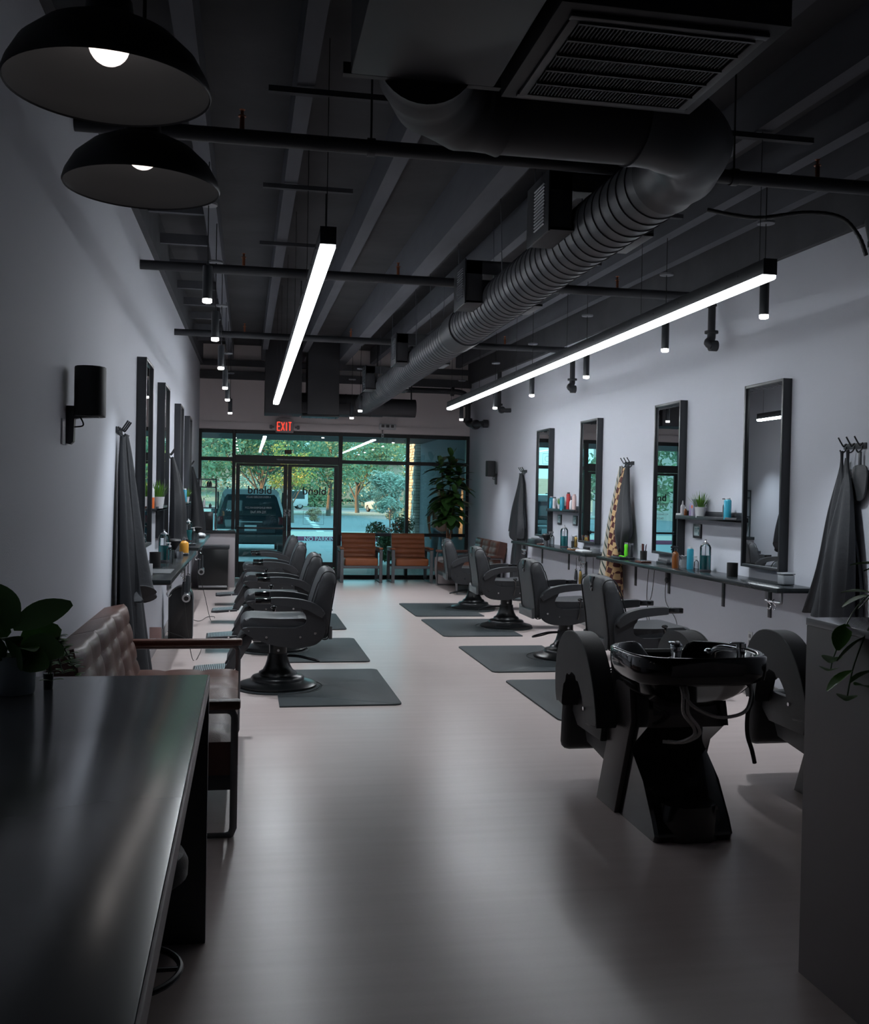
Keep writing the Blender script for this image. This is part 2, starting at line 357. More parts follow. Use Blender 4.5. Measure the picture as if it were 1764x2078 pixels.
# ================= lights =================
EM = emi('strip_diffuser_glow', (.90, .95, 1.0), STRIP)
_n = EM.node_tree; _tc = _n.nodes.new('ShaderNodeTexCoord'); _sx = _n.nodes.new('ShaderNodeSeparateXYZ'); _mr = _n.nodes.new('ShaderNodeMapRange')
_n.links.new(_tc.outputs['Object'], _sx.inputs[0]); _n.links.new(_sx.outputs[1], _mr.inputs[0])      # strength ramp added to darken the camera end, as a vignette would
_mr.inputs[1].default_value = 0; _mr.inputs[2].default_value = 9; _mr.inputs[3].default_value = STRIP*.24; _mr.inputs[4].default_value = STRIP*2.5
_n.links.new(_mr.outputs[0], [q for q in _n.nodes if q.type == 'EMISSION'][0].inputs[1])
def strip(x, y0, y1, lab):
    L = y1-y0; t = thing('linear_pendant_light', lab, 'light', (x, y0, 2.80), 0, 'long strip lights')
    hb = B().box(0, L/2, .070, .080, L, .085, .004)
    obj('diffuser', B().prism([(-.039, .028), (-.039, .008), (-.03, 0), (.03, 0), (.039, .008), (.039, .028)], .002, L-.002, 'y'), EM, t)
    e = B().box(0, -.003, .07, .084, .006, .09, .002); ec = obj('end_cap', e, BMET, t)
    bolts = hb
    for k in range(int(L/.42)): bolts.cyl((-.0405, .3+k*.42, .075), (-.044, .3+k*.42, .075), .006, seg=8); bolts.cyl((.0405, .3+k*.42, .075), (.044, .3+k*.42, .075), .006, seg=8)
    bolts.cyl((-.018, -.006, .085), (-.018, -.01, .085), .011, seg=10).cyl((.018, -.006, .085), (.018, -.01, .085), .011, seg=10)
    obj('housing', bolts, mat('grey_black_housing', (.035,.037,.042), .4), t)
    for k in range(6):
        y = .12 + (L-.24)*k/5; obj('suspension_cable', B().cyl((0, y, .11), (0, y, zc(y0+y)-2.80), .0022, seg=6), CORD, t)
        if k < 3: obj('mounting_rail', B().box(.0, y, zc(y0+y)-2.80-.29, .62, .04, .03), BLK, t)
    return t
strip(.39, 5.21, 14.45, 'long glowing strip light hanging over the aisle on the left')
strip(2.86, 5.26, 14.35, 'long glowing strip light hanging on the right between duct and right wall')
PE = emi('pendant_lens_glow', (1.0, .93, .90), PEND)
def pend(x, y, lab, grp):
    t = thing('cylinder_pendant_light', lab, 'light', (x, y, 2.78), 0, grp)
    obj('lens', B().lathe([(0, 0), (.024, 0), (.030, .005), (.030, .024), (0, .024)], seg=20), PE, t)
    obj('cylinder_body', B().lathe([(0, .0245), (.031, .0245), (.031, .235), (.029, .24), (.008, .24), (.008, .265), (0, .265)], seg=20), BMET, t)
    obj('stem', B().cyl((0, 0, .26), (0, 0, zc(y)-2.78), .0035, seg=6), CORD, t)
    obj('canopy', B().lathe([(0, .63), (.056, .63), (.058, .636), (.058, .645), (0, .645)], seg=24), mat('grey_canopy', (.16,.165,.18), .5), t)
    s = bpy.data.lights.new('pendant_spot', 'SPOT'); s.energy = PSPOT; s.color = (.86, .93, 1.0); s.spot_size = 1.5; s.spot_blend = 1.0; s.shadow_soft_size = .03
    so = bpy.data.objects.new('pendant_spot', s); COL.objects.link(so); so.parent = t; so.location = (0, 0, -.012)
    return t
on = ['first from the camera, nearest', 'second from the camera', 'third from the camera', 'fourth from the camera', 'fifth from the camera', 'sixth and farthest']
for i, y in enumerate([6.78, 8.46, 10.41, 12.38, 13.95, 16.24]): pend(-.27, y, 'small black cylinder pendant with glowing tip in the left row, ' + on[i], 'cylinder pendants along the left wall')
for i, y in enumerate([6.29, 7.92, 9.9, 11.9, 13.75, 16.0]): pend(3.385, y, 'small black cylinder pendant with glowing tip in the right row, ' + on[i], 'cylinder pendants along the right wall')
pend(1.64, 15.01, 'small cylinder pendant with glowing tip hanging just below the far spiral duct end', 'cylinder pendants before the door'); pend(1.66, 16.43, 'small cylinder pendant with glowing tip hanging nearest the exit door', 'cylinder pendants before the door')
BE = emi('bulb_glow', (1.0, .86, .80), BULB)
DOME = mat('dark_dome_enamel', (.030, .033, .038), .45); DIN = mat('dome_inner_enamel', (.16, .17, .18), .6)
def dome(y, lab, r=.225):
    t = thing('dome_pendant_lamp', lab, 'lamp', (-.32, y, 2.45), 0, 'dome pendants over the desk')
    out = [(r, 0), (r+.003, .006), (r-.004, .03), (r*.87, .075), (r*.66, .118), (r*.42, .145), (.055, .158), (.05, .20), (.038, .22), (.038, .29), (.012, .31), (0, .312)]
    inn = [(0, .150), (.052, .150), (r*.41, .138), (r*.65, .112), (r*.86, .070), (r-.008, .028), (r-.003, .004)]
    b = B(); rr = inn + out; R = []
    for q, z in rr: R.append([(max(q,.0005)*math.cos(2*PI*k/56), max(q,.0005)*math.sin(2*PI*k/56), z) for k in range(56)])
    b.rings(R, False, True); sh = obj('lamp_shade', b, [DOME, DIN], t, ang=60)
    for p in sh.data.polygons:
        c = p.center; q = math.hypot(c.x, c.y)
        if p.index < 56*6: p.material_index = 1
    obj('bulb', B().sph((0, 0, .102), .045, 20, 14).cyl((0, 0, .13), (0, 0, .158), .02), BE, t)
    obj('cord', B().cyl((0, 0, .31), (0, 0, zc(y)-2.45), .006, seg=8), CORD, t)
dome(3.15, 'black dome pendant lamp with small glowing bulb, the farther and lower-looking of two')
dome(2.40, 'large black dome pendant lamp with glowing bulb, nearest the camera at upper left')

# ================= ducts and pipes =================
def spiral(b, p0, p1, r, pitch=.13, seg=40, rise=.006):
    p0, p1 = Vector(p0), Vector(p1); L = (p1-p0).length; n = int(L/pitch); q = (p1-p0).to_track_quat('Z', 'Y').to_matrix()
    prof = [(r, 0)]
    for k in range(1, n): z = k*L/n; prof += [(r, z-.006), (r+rise, z-.003), (r+rise, z+.003), (r, z+.006)]
    prof.append((r, L)); b.lathe([(0, 0)]+prof+[(0, L)], p0, seg, q); return b
DX, DZ, DR = 1.96, 3.105, .171
t = thing('spiral_air_duct', 'large dark spiral duct running down the room and elbowing left near the camera', 'duct', (DX, 5.1, DZ))
def L_(p): return (p[0]-DX, p[1]-5.1, p[2]-DZ)
b = B(); spiral(b, L_((DX, 4.6, DZ)), L_((DX, 17.2, DZ)), DR, .12); obj('duct_run', b, DUCT, t, ang=25)
el = spl([(DX, 4.62, DZ), (DX, 4.44, DZ), (1.89, 4.19, DZ), (1.74, 4.03, DZ), (1.53, 3.98, DZ)], 3)
obj('elbow', B().tube([L_(p) for p in el], [DR+(.008 if i % 3 == 0 else 0) for i in range(len(el))], 36), DUCT, t, ang=25)
b = B(); spiral(b, L_((1.55, 3.98, DZ)), L_((.96, 3.98, DZ)), DR, .3); obj('duct_run', b, DBOX, t)
el = spl([(.98, 3.98, DZ), (.82, 3.95, DZ), (.68, 3.82, DZ), (.62, 3.66, DZ), (.60, 3.53, DZ)], 3)
obj('elbow', B().tube([L_(p) for p in el], [DR+(.010 if i % 3 == 0 else 0) for i in range(len(el))], 36), DBOX, t, ang=25)
obj('collar', B().lathe([(DR, -.22), (DR+.014, -.22), (DR+.014, .22), (DR, .22)], L_((DX, 9.25, DZ)), 40, Vector((0,1,0)).to_track_quat('Z','Y').to_matrix()), DBOX, t)
for y in (6.3, 7.2, 8.7, 10.1, 11.0, 12.8, 14.0):
    for s in (-1, 1): obj('hanger_strap', B().bar(L_((DX+s*DR*.9, y, DZ+.07)), L_((DX+s*.16, y+.1, zc(y)+.0)), .004, .012), BEAM, t)
for i, (y, dep) in enumerate([(5.72, .43), (7.92, .40), (11.60, .40), (14.6, .40)]):
    d = thing('duct_diffuser_box', ['black air diffuser box on the duct, nearest the camera with its slotted grille facing left', 'black diffuser box on the duct, second from the camera', 'black diffuser box on the duct, third from the camera', 'black diffuser box at the far end of the spiral duct'][i], 'vent', (DX, y, 3.06), 0, 'diffuser boxes on the duct')
    bx = B().box(-.245, 0, .165, .13, dep, .33, .003).box(.245, 0, .165, .13, dep, .33, .003).box(0, 0, .324, .62, dep, .012).box(0, -dep/2+.006, .275, .62, .012, .1)
    bx.box(0, 0, .010, .62, dep, .018, .002)
    obj('box_shell', bx, DBOX, d)
    g = B().box(-.316, 0, .165, .012, dep+.02, .35, .003); gf = obj('grille_frame', g, BMET, d)
    s = B()
    for k in range(13): s.box(-.326, -.05, .05+k*.019, .008, .20, .007, rot=(0, .5, 0))
    obj('grille_slats', s, STEEL if i == 0 else BEAM, gf)
# return-air unit and ceiling grille near the camera
t = thing('air_handler_box', 'plain black air handler box at the top, left of the slatted grille', 'air handler', (.585, 2.5, 3.0))
obj('casing', B().box(0, 0, .4, .51, 2.04, .8, .008), DBOX, t); obj('flange', B().box(0, 1.03, .02, .56, .03, .04), PIPE, t)
t = thing('return_air_grille', 'large square slatted return air grille in a black ceiling box at upper right', 'vent', (1.265, 3.275, 3.0))
obj('casing', B().box(0, 0, .45, .74, .74, .86, .004), DBOX, t)
fr = B()
for a in ((0, .305, .65, .030), (0, -.305, .65, .030), (.305, 0, .030, .60), (-.305, 0, .030, .60)): fr.box(a[0], a[1], .012, a[2], a[3], .014, .003)
obj('grille_frame', fr, mat('grey_grille_paint', (.065, .067, .073), .45), t)
for k in range(5):
    y = -.23+k*.115; s = B().box(0, y-.055, .006, .58, .010, .016)
    for q in range(44): s.box(-.278+q*.0129, y, .012, .004, .10, .014, rot=(0, .6, 0))
    obj('slat_row', s, MT['grey_grille_paint'], t)
# plenum boxes, crossing duct and floor-facing register by the front wall
t = thing('supply_plenum', 'wide black duct plenum hanging above the exit door', 'duct', (.28, 17.35, 2.88))
obj('plenum_box', B().box(.30, 0, .62, .60, .7, 1.24, .004).box(.96, 0, .60, .52, .7, 1.20, .004).box(.72, .05, .11, 1.44, .6, .18, .004), DBOX, t)
b = B(); spiral(b, (.1, 0, .20), (2.0, 0, .20), .185, .2); b.cyl((1.98, 0, .18), (2.57, 0, .18), .155, seg=32); obj('cross_duct', b, DBOX, t, ang=25)
g = B().box(.93, -.05, -.015, .62, .40, .03, .004); gg = obj('register', g, BMET, t)
s = B()
for k in range(6): s.box(.66+k*.108, -.05, -.034, .010, .36, .010)
obj('register_bars', s, mat('teal_grey_bar', (.12,.18,.20), .4), gg)
for x in (.28, 1.9, 2.5): obj('hanger_rod', B().cyl((x, 0, .3), (x, 0, 1.28), .012, seg=8), PIPE, t)
def pipe(y, z, lab, x1=4.0, r=.038, drop=None):
    t = thing('sprinkler_pipe', lab, 'pipe', (0, y, z), 0, 'black pipes crossing under the ceiling')
    obj('pipe_run', B().cyl((XL, 0, 0), (x1, 0, 0), r), PIPE, t)
    for x in (.6, 2.6): obj('pipe_hanger', B().cyl((x, 0, r), (x, 0, zc(y)-z), .006, seg=6).cyl((x-.02, 0, 0), (x+.02, 0, 0), r+.008), PIPE, t)
    for x in (-.05, 1.2, 3.1):
        h = B().cyl((x, 0, r), (x, 0, .10), .012, seg=8).lathe([(0, .10), (.02, .10), (.02, .105), (.008, .11), (.008, .13), (.016, .135), (0, .137)], (x, 0, 0), 10); obj('sprinkler_head', h, mat('copper_head', (.35,.12,.06), .4, metal=.7), t)
    if drop:
        e = spl([(x1-.02, 0, 0), (x1+.03, 0, -.015), (x1+.045, 0, -.08)], 4); obj('elbow', B().tube(e, r+.005, 14), PIPE, t)
        obj('drop_pipe', B().cyl((x1+.045, 0, -.06), (x1+.045, 0, -drop), r*.85), PIPE, t)
        q = -drop; f = B().cyl((x1+.045, 0, q+.01), (x1+.045, 0, q-.012), r*1.55).tube(spl([(x1+.045, 0, q), (x1+.04, -.005, q-.06), (x1+.0, -.03, q-.10), (x1+.03, -.06, q-.13)], 4), r*.95, 14)
        f.cyl((x1+.01, -.045, q-.125), (x1+.075, -.045, q-.125), r*1.25); obj('coupling', f, PIPE, t)
    return t
pipe(5.20, 3.33, 'dark sprinkler pipe crossing the ceiling nearest the camera', 4.12)
pipe(8.30, 3.33, 'dark pipe crossing mid-ceiling and dropping down the right wall, nearer of two', 3.93, drop=.30)
pipe(12.15, 3.40, 'dark pipe crossing the far ceiling and dropping down the right wall', 3.93, drop=.36)
t = thing('sprinkler_riser', 'black elbowed pipe riser with couplings in the far right corner under the ceiling', 'pipe', (3.95, 18.1, 2.95))
obj('pipe_run', B().tube(spl([(-1.35, .1, .52), (-.4, .1, .52), (-.12, .05, .50), (-.02, 0, .40), (0, 0, .1), (0, 0, -.05), (.05, -.2, -.1), (.0, -.6, -.12), (.08, -.9, -.12)], 5), .050, 14), PIPE, t)
for p, q in (((-.30, .1, .52), (-.25, .1, .52)), ((-.02, 0, .32), (0, 0, .27)), ((0, 0, .02), (0, -.01, -.03)), ((.01, -.55, -.12), (.02, -.62, -.12))): obj('coupling', B().cyl(p, q, .085, seg=18), PIPE, t)
obj('wall_flange', B().cyl((.08, -.9, -.12), (.155, -.9, -.12), .07, seg=18), PIPE, t)
t = thing('sprinkler_riser', 'small black elbowed pipe on the right wall between the farther drop pipe and the corner', 'pipe', (3.98, 15.9, 2.98))
obj('pipe_run', B().tube(spl([(0, 0, .6), (0, 0, .1), (0, -.05, 0), (.03, -.2, -.04), (.14, -.22, -.04)], 5), .035, 12), PIPE, t); obj('coupling', B().cyl((0, 0, .08), (0, 0, .05), .06, seg=16).cyl((.01, -.12, -.03), (.012, -.17, -.03), .055, seg=16), PIPE, t)
o = obj('flexible_conduit', B().tube(spl([(0, 0, .04), (.3, -.1, -.02), (.62, -.2, .01), (.86, -.22, -.01), (.97, -.26, -.13), (1.03, -.27, -.27)], 10), [.013+.002*(i % 2) for i in range(51)], 10), CORD, loc=(3.06, 6.5, 3.50)); tag(o, 'black ribbed flexible conduit drooping from ceiling to the right wall top', 'conduit')
# ================= barber chairs =================
def barber_chair():
    t = thing('barber_chair', 'x', 'chair')
    obj('pedestal_base', B().lathe([(0, .0), (.30, .0), (.312, .004), (.312, .016), (.30, .024), (.24, .040), (.212, .050), (.210, .068), (.200, .080), (.160, .088), (.152, .098), (.148, .112), (.120, .128), (.100, .165), (.086, .21), (.080, .26), (.0, .26)], seg=48), ENAM, t, ang=50)
    obj('pump_cylinder', B().lathe([(0, .25), (.070, .25), (.070, .345), (.064, .35), (.035, .352), (.035, .40), (0, .40)], seg=28), ENAM, t)
    for s in (1, -1): obj('column_bolt', B().cyl((0, s*.069, .29), (0, s*.077, .29), .010, seg=10), STEEL, t)
    lp = spl([(-.06, .03, .24), (-.16, .05, .235), (-.25, .055, .215), (-.31, .045, .20), (-.33, .02, .195), (-.31, -.005, .20), (-.24, -.012, .215), (-.16, -.01, .235), (-.06, -.01, .24)], 4)
    obj('foot_pump', B().tube(lp, .0075, 8), BMET, t)
    # seat cushion
    pr = [(-.25, .45), (.20, .445), (.27, .455), (.298, .49), (.297, .53), (.27, .562), (.22, .572), (0, .562), (-.25, .555)]
    P = spl([(x, 0, z) for x, z in pr], 3, closed=True)
    obj('seat_cushion', B().prism([(p.x, p.z) for p in P], -.245, .245, 'y', .022, 3), LEAT, t)
    obj('seat_frame', B().box(-.02, 0, .415, .46, .46, .07, .02), BMET, t)
    # side panels with rising arm support
    side = [(.275, .50), (.262, .455), (.215, .425), (.12, .385), (0, .352), (-.12, .342), (-.24, .352), (-.31, .385), (-.345, .44), (-.355, .52), (-.352, .60), (-.325, .64), (-.25, .66), (-.16, .655), (-.185, .62), (-.205, .57), (-.20, .52), (-.12, .495), (.1, .50)]
    S = spl([(x, 0, z) for x, z in side], 3, closed=True)
    for s in (1, -1):
        y0, y1 = (.25, .285) if s > 0 else (-.285, -.25)
        sp = obj('side_panel', B().prism([(p.x, p.z) for p in S], y0, y1, 'y', .006), LEATS, t)
        bt = B()
        for x, z, r in ((.235, .475, .006), (.10, .425, .0095), (-.16, .425, .0095), (-.275, .455, .0105), (-.30, .60, .005)): bt.cyl((x, s*.284, z), (x, s*.291, z), r, seg=12)
        obj('chrome_bolt', bt, CHR, sp)
        top = spl([(-.345, 0, .605), (-.325, 0, .645), (-.26, 0, .690), (-.16, 0, .718), (-.04, 0, .731), (.07, 0, .731)], 4)
        bot = spl([(.07, 0, .678), (-.04, 0, .668), (-.14, 0, .655), (-.22, 0, .632), (-.28, 0, .598), (-.325, 0, .575)], 4)
        obj('armrest_pad', B().prism([(p.x, p.z) for p in top+bot], s*.272-.036, s*.272+.036, 'y', .014, 3), LEAT, t)
        obj('armrest_grip', B().box(.128, s*.272, .705, .125, .058, .042, .007), GLOSS, t)
    # backrest
    bp = [(-.375, .40), (-.31, .41), (-.265, .50), (-.235, .62), (-.262, .75), (-.305, .88), (-.332, .935), (-.365, .955), (-.415, .945), (-.437, .90), (-.425, .78), (-.40, .62), (-.385, .48)]
    Q = spl([(x, 0, z) for x, z in bp], 3, closed=True); b = B()
    # lofted across width with softened upper corners
    R = []
    for k in range(13):
        u = -1+2*k/12; y = .245*u; sh = 1-.10*abs(u)**6
        c = Vector((-.345, 0, .66)); ring = []
        for p in Q:
            q = c + (p-c)*(1-.16*abs(u)**8); z = q.z
            if z > .85: z -= .035*abs(u)**5
            ring.append((q.x, y, z))
        R.append(ring)
    b.rings(R); obj('backrest', b, LEAT, t, ang=60)
    for s in (1, -1):
        obj('piping', B().tube([(p.x*1.0, s*.232, p.z-(.018 if p.z > .85 else 0)) for p in [Vector((-.345,0,.66))+(q-Vector((-.345,0,.66)))*.985 for q in Q]], .0055, 6, closed=True), LEATS, t)
    obj('back_shell', B().prism([(-.23, .40), (.23, .40), (.235, .50), (.18, .47), (-.18, .47), (-.235, .50)], -.412, -.385, 'x', .004), mat('grey_back_shell', (.09, .095, .10), .35), t)
    hs = B().prism([(-.045, .945), (.045, .945), (.012, .83), (-.012, .83)], -.442, -.428, 'x', .003); h = obj('headrest_slot', hs, GLOSS, t)
    obj('slot_knob', B().cyl((-.442, 0, .862), (-.452, 0, .862), .009, seg=12), CHR, h); obj('release_button', B().cyl((-.38, .0, .95), (-.38, .0, .962), .010, seg=12), CHR, h)
    # lever at the sitter's right
    obj('recline_lever', B().tube(spl([(.02, -.30, .40), (.03, -.315, .47), (.035, -.32, .53), (.03, -.322, .575)], 4), [.008]*8+[.010, .012, .014, .016, .015], 10).sph((.03, -.322, .59), (.026, .02, .014), 12, 8), GLOSS, t)
    # footrest
    for s in (1, -1):
        obj('footrest_arm', B().prism([(.20, .44), (.285, .40), (.42, .16), (.40, .135), (.345, .145), (.21, .37)], s*.135-.011, s*.135+.011, 'y', .004), BMET, t)
    obj('calf_pad', B().prism([(.255, .44), (.30, .425), (.40, .235), (.375, .225)], -.15, .15, 'y', .008), LEATS, t)
    fr = B()
    fr.prism([(.36, .135), (.60, .115), (.66, .118), (.665, .135), (.60, .142), (.37, .158)], -.17, .17, 'y', .004)
    fp = obj('foot_plate', fr, BMET, t); g = B()
    for k in range(18): g.box(.392+k*.0148, 0, .1535-.0007*k, .006, .30, .006)
    obj('grip_ridges', g, mat('ridged_aluminium', (.55, .62, .64), .32, metal=.7), fp)
    obj('hinge_bolt', B().cyl((.45, -.172, .138), (.45, -.178, .138), .009, seg=10).cyl((.45, .172, .138), (.45, .178, .138), .009, seg=10), CHR, fp)
    return t
bc = barber_chair()
ch = [((.27, 8.2), PI, 'black leather barber chair with round base in view, nearest of the left row'),
      ((.30, 10.15), PI+.02, 'black leather barber chair in the left row, second from the camera'),
      ((.28, 12.35), PI-.02, 'black leather barber chair in the left row, third from the camera'),
      ((.27, 14.3), PI+.02, 'black leather barber chair in the left row, farthest one near the door'),
      ((3.08, 7.50), .02, 'black leather barber chair in the right row, nearest and just behind the shampoo basin'),
      ((3.08, 9.45), .0, 'black leather barber chair in the right row, second from the camera beside the checkered cape'),
      ((3.08, 11.75), -.04, 'black leather barber chair in the right row, third from the camera'),
      ((3.13, 13.75), -.10, 'black leather barber chair in the right row, farthest one before the small brown sofa')]
for i, ((x, y), rz, lab) in enumerate(ch):
    if i == 0: bc.location = (x, y, .012); bc.rotation_euler = (0, 0, rz); bc['label'] = lab; bc['group'] = 'barber chairs'
    else: dup(bc, (x, y, .012), rz, lab, 'barber chairs')
# mats with rounded corners and a recess round the chair base
def mat_shape(sgn):
    w, h, r = .90, 1.53, .345; out = []
    def arc(cx, cy, a0, a1, rr=.05, n=5):
        return [(cx+rr*math.cos(a0+(a1-a0)*k/n), cy+rr*math.sin(a0+(a1-a0)*k/n)) for k in range(n+1)]
    out += [(0, -h/2)] + arc(w-.05, -h/2+.05, -PI/2, 0) + arc(w-.05, h/2-.05, 0, PI/2) + [(0, h/2)]
    out += [(r*math.cos(a)*1.0, r*math.sin(a)) for a in [PI/2-PI*k/20 for k in range(21)]]
    return [(x*sgn, y) for x, y in out]
mts = [(.26, 8.155, 1, 'nearest of the left row'), (.26, 10.10, 1, 'second in the left row'), (.26, 12.35, 1, 'third in the left row'), (.26, 14.25, 1, 'fourth in the left row'),
       (3.07, 7.52, -1, 'nearest in the right row'), (3.07, 9.45, -1, 'second in the right row'), (3.07, 11.72, -1, 'third in the right row'), (3.07, 13.58, -1, 'fourth and farthest in the right row')]
for x, y, s, l in mts:
    b = B().prism(mat_shape(s), 0, .012, 'z', .005)
    # raised ring by the cut-out
    b.tube([(s*.365*math.cos(a), .365*math.sin(a), .012) for a in [PI/2-PI*k/24 for k in range(25)]], .006, 6)
    o = obj('floor_mat', b, MATR, loc=(x, y, 0)); tag(o, 'black rubber floor mat beside a chair base, ' + l, 'mat', 'anti-fatigue mats')
    u = obj('chair_underlay', B().cyl((0, 0, 0), (0, 0, .0118), .335, seg=40), MATR, loc=(x+.01*s, y+.02, 0)); tag(u, 'thin black disc under the chair base, '+l, 'disc', 'discs under the chairs')

# ================= shampoo units =================
def shampoo():
    t = thing('shampoo_unit', 'x', 'shampoo chair')
    pr = [(.56, 0), (-.12, 0), (-.135, .03), (-.10, .09), (.02, .24), (.17, .345), (.13, .40), (-.02, .50), (-.04, .56), (-.03, .64), (.12, .70), (.34, .66), (.36, .58), (.34, .50)]
    p = B()
    R = []
    for u in (-1, -.92, -.5, 0, .5, .92, 1):
        q = 1-.05*(abs(u) > .95); ring = [(.19*u, .2+(a-.2)*q, z if z > .01 else 0) for a, z in pr]; R.append(ring)
    p.rings(R); obj('pedestal', p, GLOSS, t, ang=30)
    for s in (-1, 1): obj('pedestal_side', B().prism([(.59, .0), (.33, .0), (.13, .50), (.16, .66), (.34, .66), (.38, .50)], s*.20-.015, s*.20+.015, 'x', .006), mat('grey_side_panel', (.075, .066, .066), .35), t)
    # foot cap flaring towards the camera
    fc = B(); fc.rings([[(x*k, y0, z) for x, y0 in ((-.155, .34), (-.165, .05), (-.14, -.10), (-.06, -.15), (.06, -.15), (.14, -.10), (.165, .05), (.155, .34))] for k, z in ((1.08, 0), (1.06, .04), (.98, .10), (.86, .16))]); obj('foot_cover', fc, GLOSS, t, ang=50)
    # bowl: superellipse loft with a neck notch on the chair side
    def ring(ax, ay, z, cy=0, notch=0, e=3.0, n=56):
        out = []
        for k in range(n):
            a = 2*PI*k/n; c, s = math.cos(a), math.sin(a)
            x = ax*math.copysign(abs(c)**(2/e), c); y = ay*math.copysign(abs(s)**(2/e), s)
            zz = z
            if notch and y > 0: zz -= notch*max(0, 1-(abs(x)/.125)**4)*(1 if y > ay*.7 else 0)
            out.append((x, cy+y, zz))
        return out
    R = [ring(.02, .02, .60, .06), ring(.15, .13, .605, .06), ring(.205, .165, .635, .05), ring(.255, .205, .675, .03), ring(.296, .246, .728, .01, .0), ring(.322, .270, .748, 0, .03, 3.6), ring(.327, .275, .79, 0, .06, 3.6), ring(.328, .276, .852, 0, .085, 3.6),
         ring(.322, .270, .862, 0, .09), ring(.310, .258, .860, 0, .09), ring(.302, .250, .845, 0, .08), ring(.285, .232, .77, .01, .02), ring(.24, .19, .70, .02), ring(.14, .11, .665, .03), ring(.03, .03, .655, .03)]
    bb = B(); bb.rings(R); obj('basin_bowl', bb, GLOSS, t, ang=70)
    fx, fy = -.13, -.175
    f = B().lathe([(0, .80), (.024, .80), (.022, .865), (.026, .875), (.027, .90), (.020, .912), (0, .914)], (fx, fy, 0), 20).tube(spl([(fx, fy, .89), (fx+.02, fy+.04, .905), (fx+.05, fy+.10, .90), (fx+.055, fy+.125, .87)], 4), .011, 10)
    obj('faucet', f, CHR, t)
    obj('mixer_lever', B().box(fx-.01, fy+.0, .918, .05, .03, .010, .004).sph((fx, fy, .905), (.028, .028, .014)), CHR, t)
    s = B().lathe([(0, .80), (.02, .80), (.018, .88), (.022, .885), (.022, .905), (0, .908)], (.21, -.12, 0), 16).box(.19, -.12, .905, .07, .02, .012, .004).tube(spl([(.20, -.10, .87), (.15, -.06, .875), (.12, -.03, .86)], 4), .014, 10).sph((.10, -.02, .852), (.022, .022, .016))
    obj('spray_head', s, CHR, t)
    h = [(fx, fy-.03, .76), (fx-.0, fy-.08, .70), (fx+.0, fy-.09, .62), (fx+.06, fy-.07, .55), (fx+.08, fy-.02, .50), (fx+.04, fy+.04, .46), (fx-.02, fy+.08, .455)]
    obj('water_hose', B().tube(spl(h, 5), .008, 8), HOSE, t)
    obj('water_hose', B().tube(spl([(a+.022, c, d) for a, c, d in h], 5), .008, 8), HOSE, t)
    obj('water_hose', B().tube(spl([(fx+.01, fy-.05, .74), (fx+.03, fy-.10, .66), (fx+.14, fy-.13, .61), (fx+.27, fy-.11, .62), (.21, -.22, .67), (.235, -.16, .76)], 6), .008, 8), HOSE, t)
    obj('spray_hose', B().tube(spl([(.24, -.13, .76), (.245, -.17, .66), (.22, -.18, .60), (.225, -.17, .50), (.255, -.16, .42), (.275, -.15, .36)], 6), .010, 10), CORD, t)
    # seat, arms, legrest
    obj('seat_cushion', B().box(0, .64, .40, .46, .46, .13, .04, seg=3), LEATS, t); obj('seat_base', B().prism([(.42, .34), (.86, .34), (.80, .24), (.46, .20), (.38, .28)], -.20, .20, 'x', .01), LEATS, t)
    bk = spl([(0, .36, .40), (0, .50, .42), (0, .47, .60), (0, .42, .74), (0, .36, .805), (0, .30, .80), (0, .30, .68), (0, .33, .52)], 3, closed=True)
    obj('backrest', B().prism([(p.y, p.z) for p in bk], -.20, .20, 'x', .035, 3), LEATS, t)
    # arched arm: outer profile minus opening, drawn as a thick tapered arch
    outer = spl([(0, .25, .44), (0, .285, .56), (0, .36, .70), (0, .47, .81), (0, .60, .855), (0, .76, .84), (0, .87, .76), (0, .915, .64), (0, .915, .52), (0, .89, .45)], 4)
    inner = spl([(0, .80, .44), (0, .785, .52), (0, .75, .60), (0, .67, .645), (0, .56, .63), (0, .48, .56), (0, .44, .49), (0, .40, .42)], 4)
    for s in (-1, 1):
        A = B().prism([(p.y, p.z) for p in outer+inner], s*.29-.055, s*.29+.055, 'x', .034, 4)
        a = obj('arm', A, LEATS, t, ang=45)
        obj('arm_bolt', B().cyl((s*.345, .43, .50), (s*.352, .43, .50), .010, seg=10), CHR, a)
        obj('piping', B().tube([(s*.34, p.y, p.z) for p in outer], .005, 6), LEATS, a)
        obj('side_skirt', B().prism([(.40, .50), (.86, .50), (.90, .40), (.80, .33), (.44, .33)], s*.235-.02, s*.235+.02, 'x', .008), LEATS, t)
    obj('leg_rest', B().box(0, .93, .325, .60, .09, .32, .045, rot=(.10, 0, 0), seg=3), LEATS, t)
    return t
su = shampoo(); su.location = (2.03, 4.42, 0)
su['label'] = 'black shampoo chair with glossy black basin and hoses in the right foreground'; su['group'] = 'shampoo units'
dup(su, (3.15, 4.42, 0), 0, 'second shampoo chair with black padded arm, mostly hidden behind the grey counter at the right', 'shampoo units')

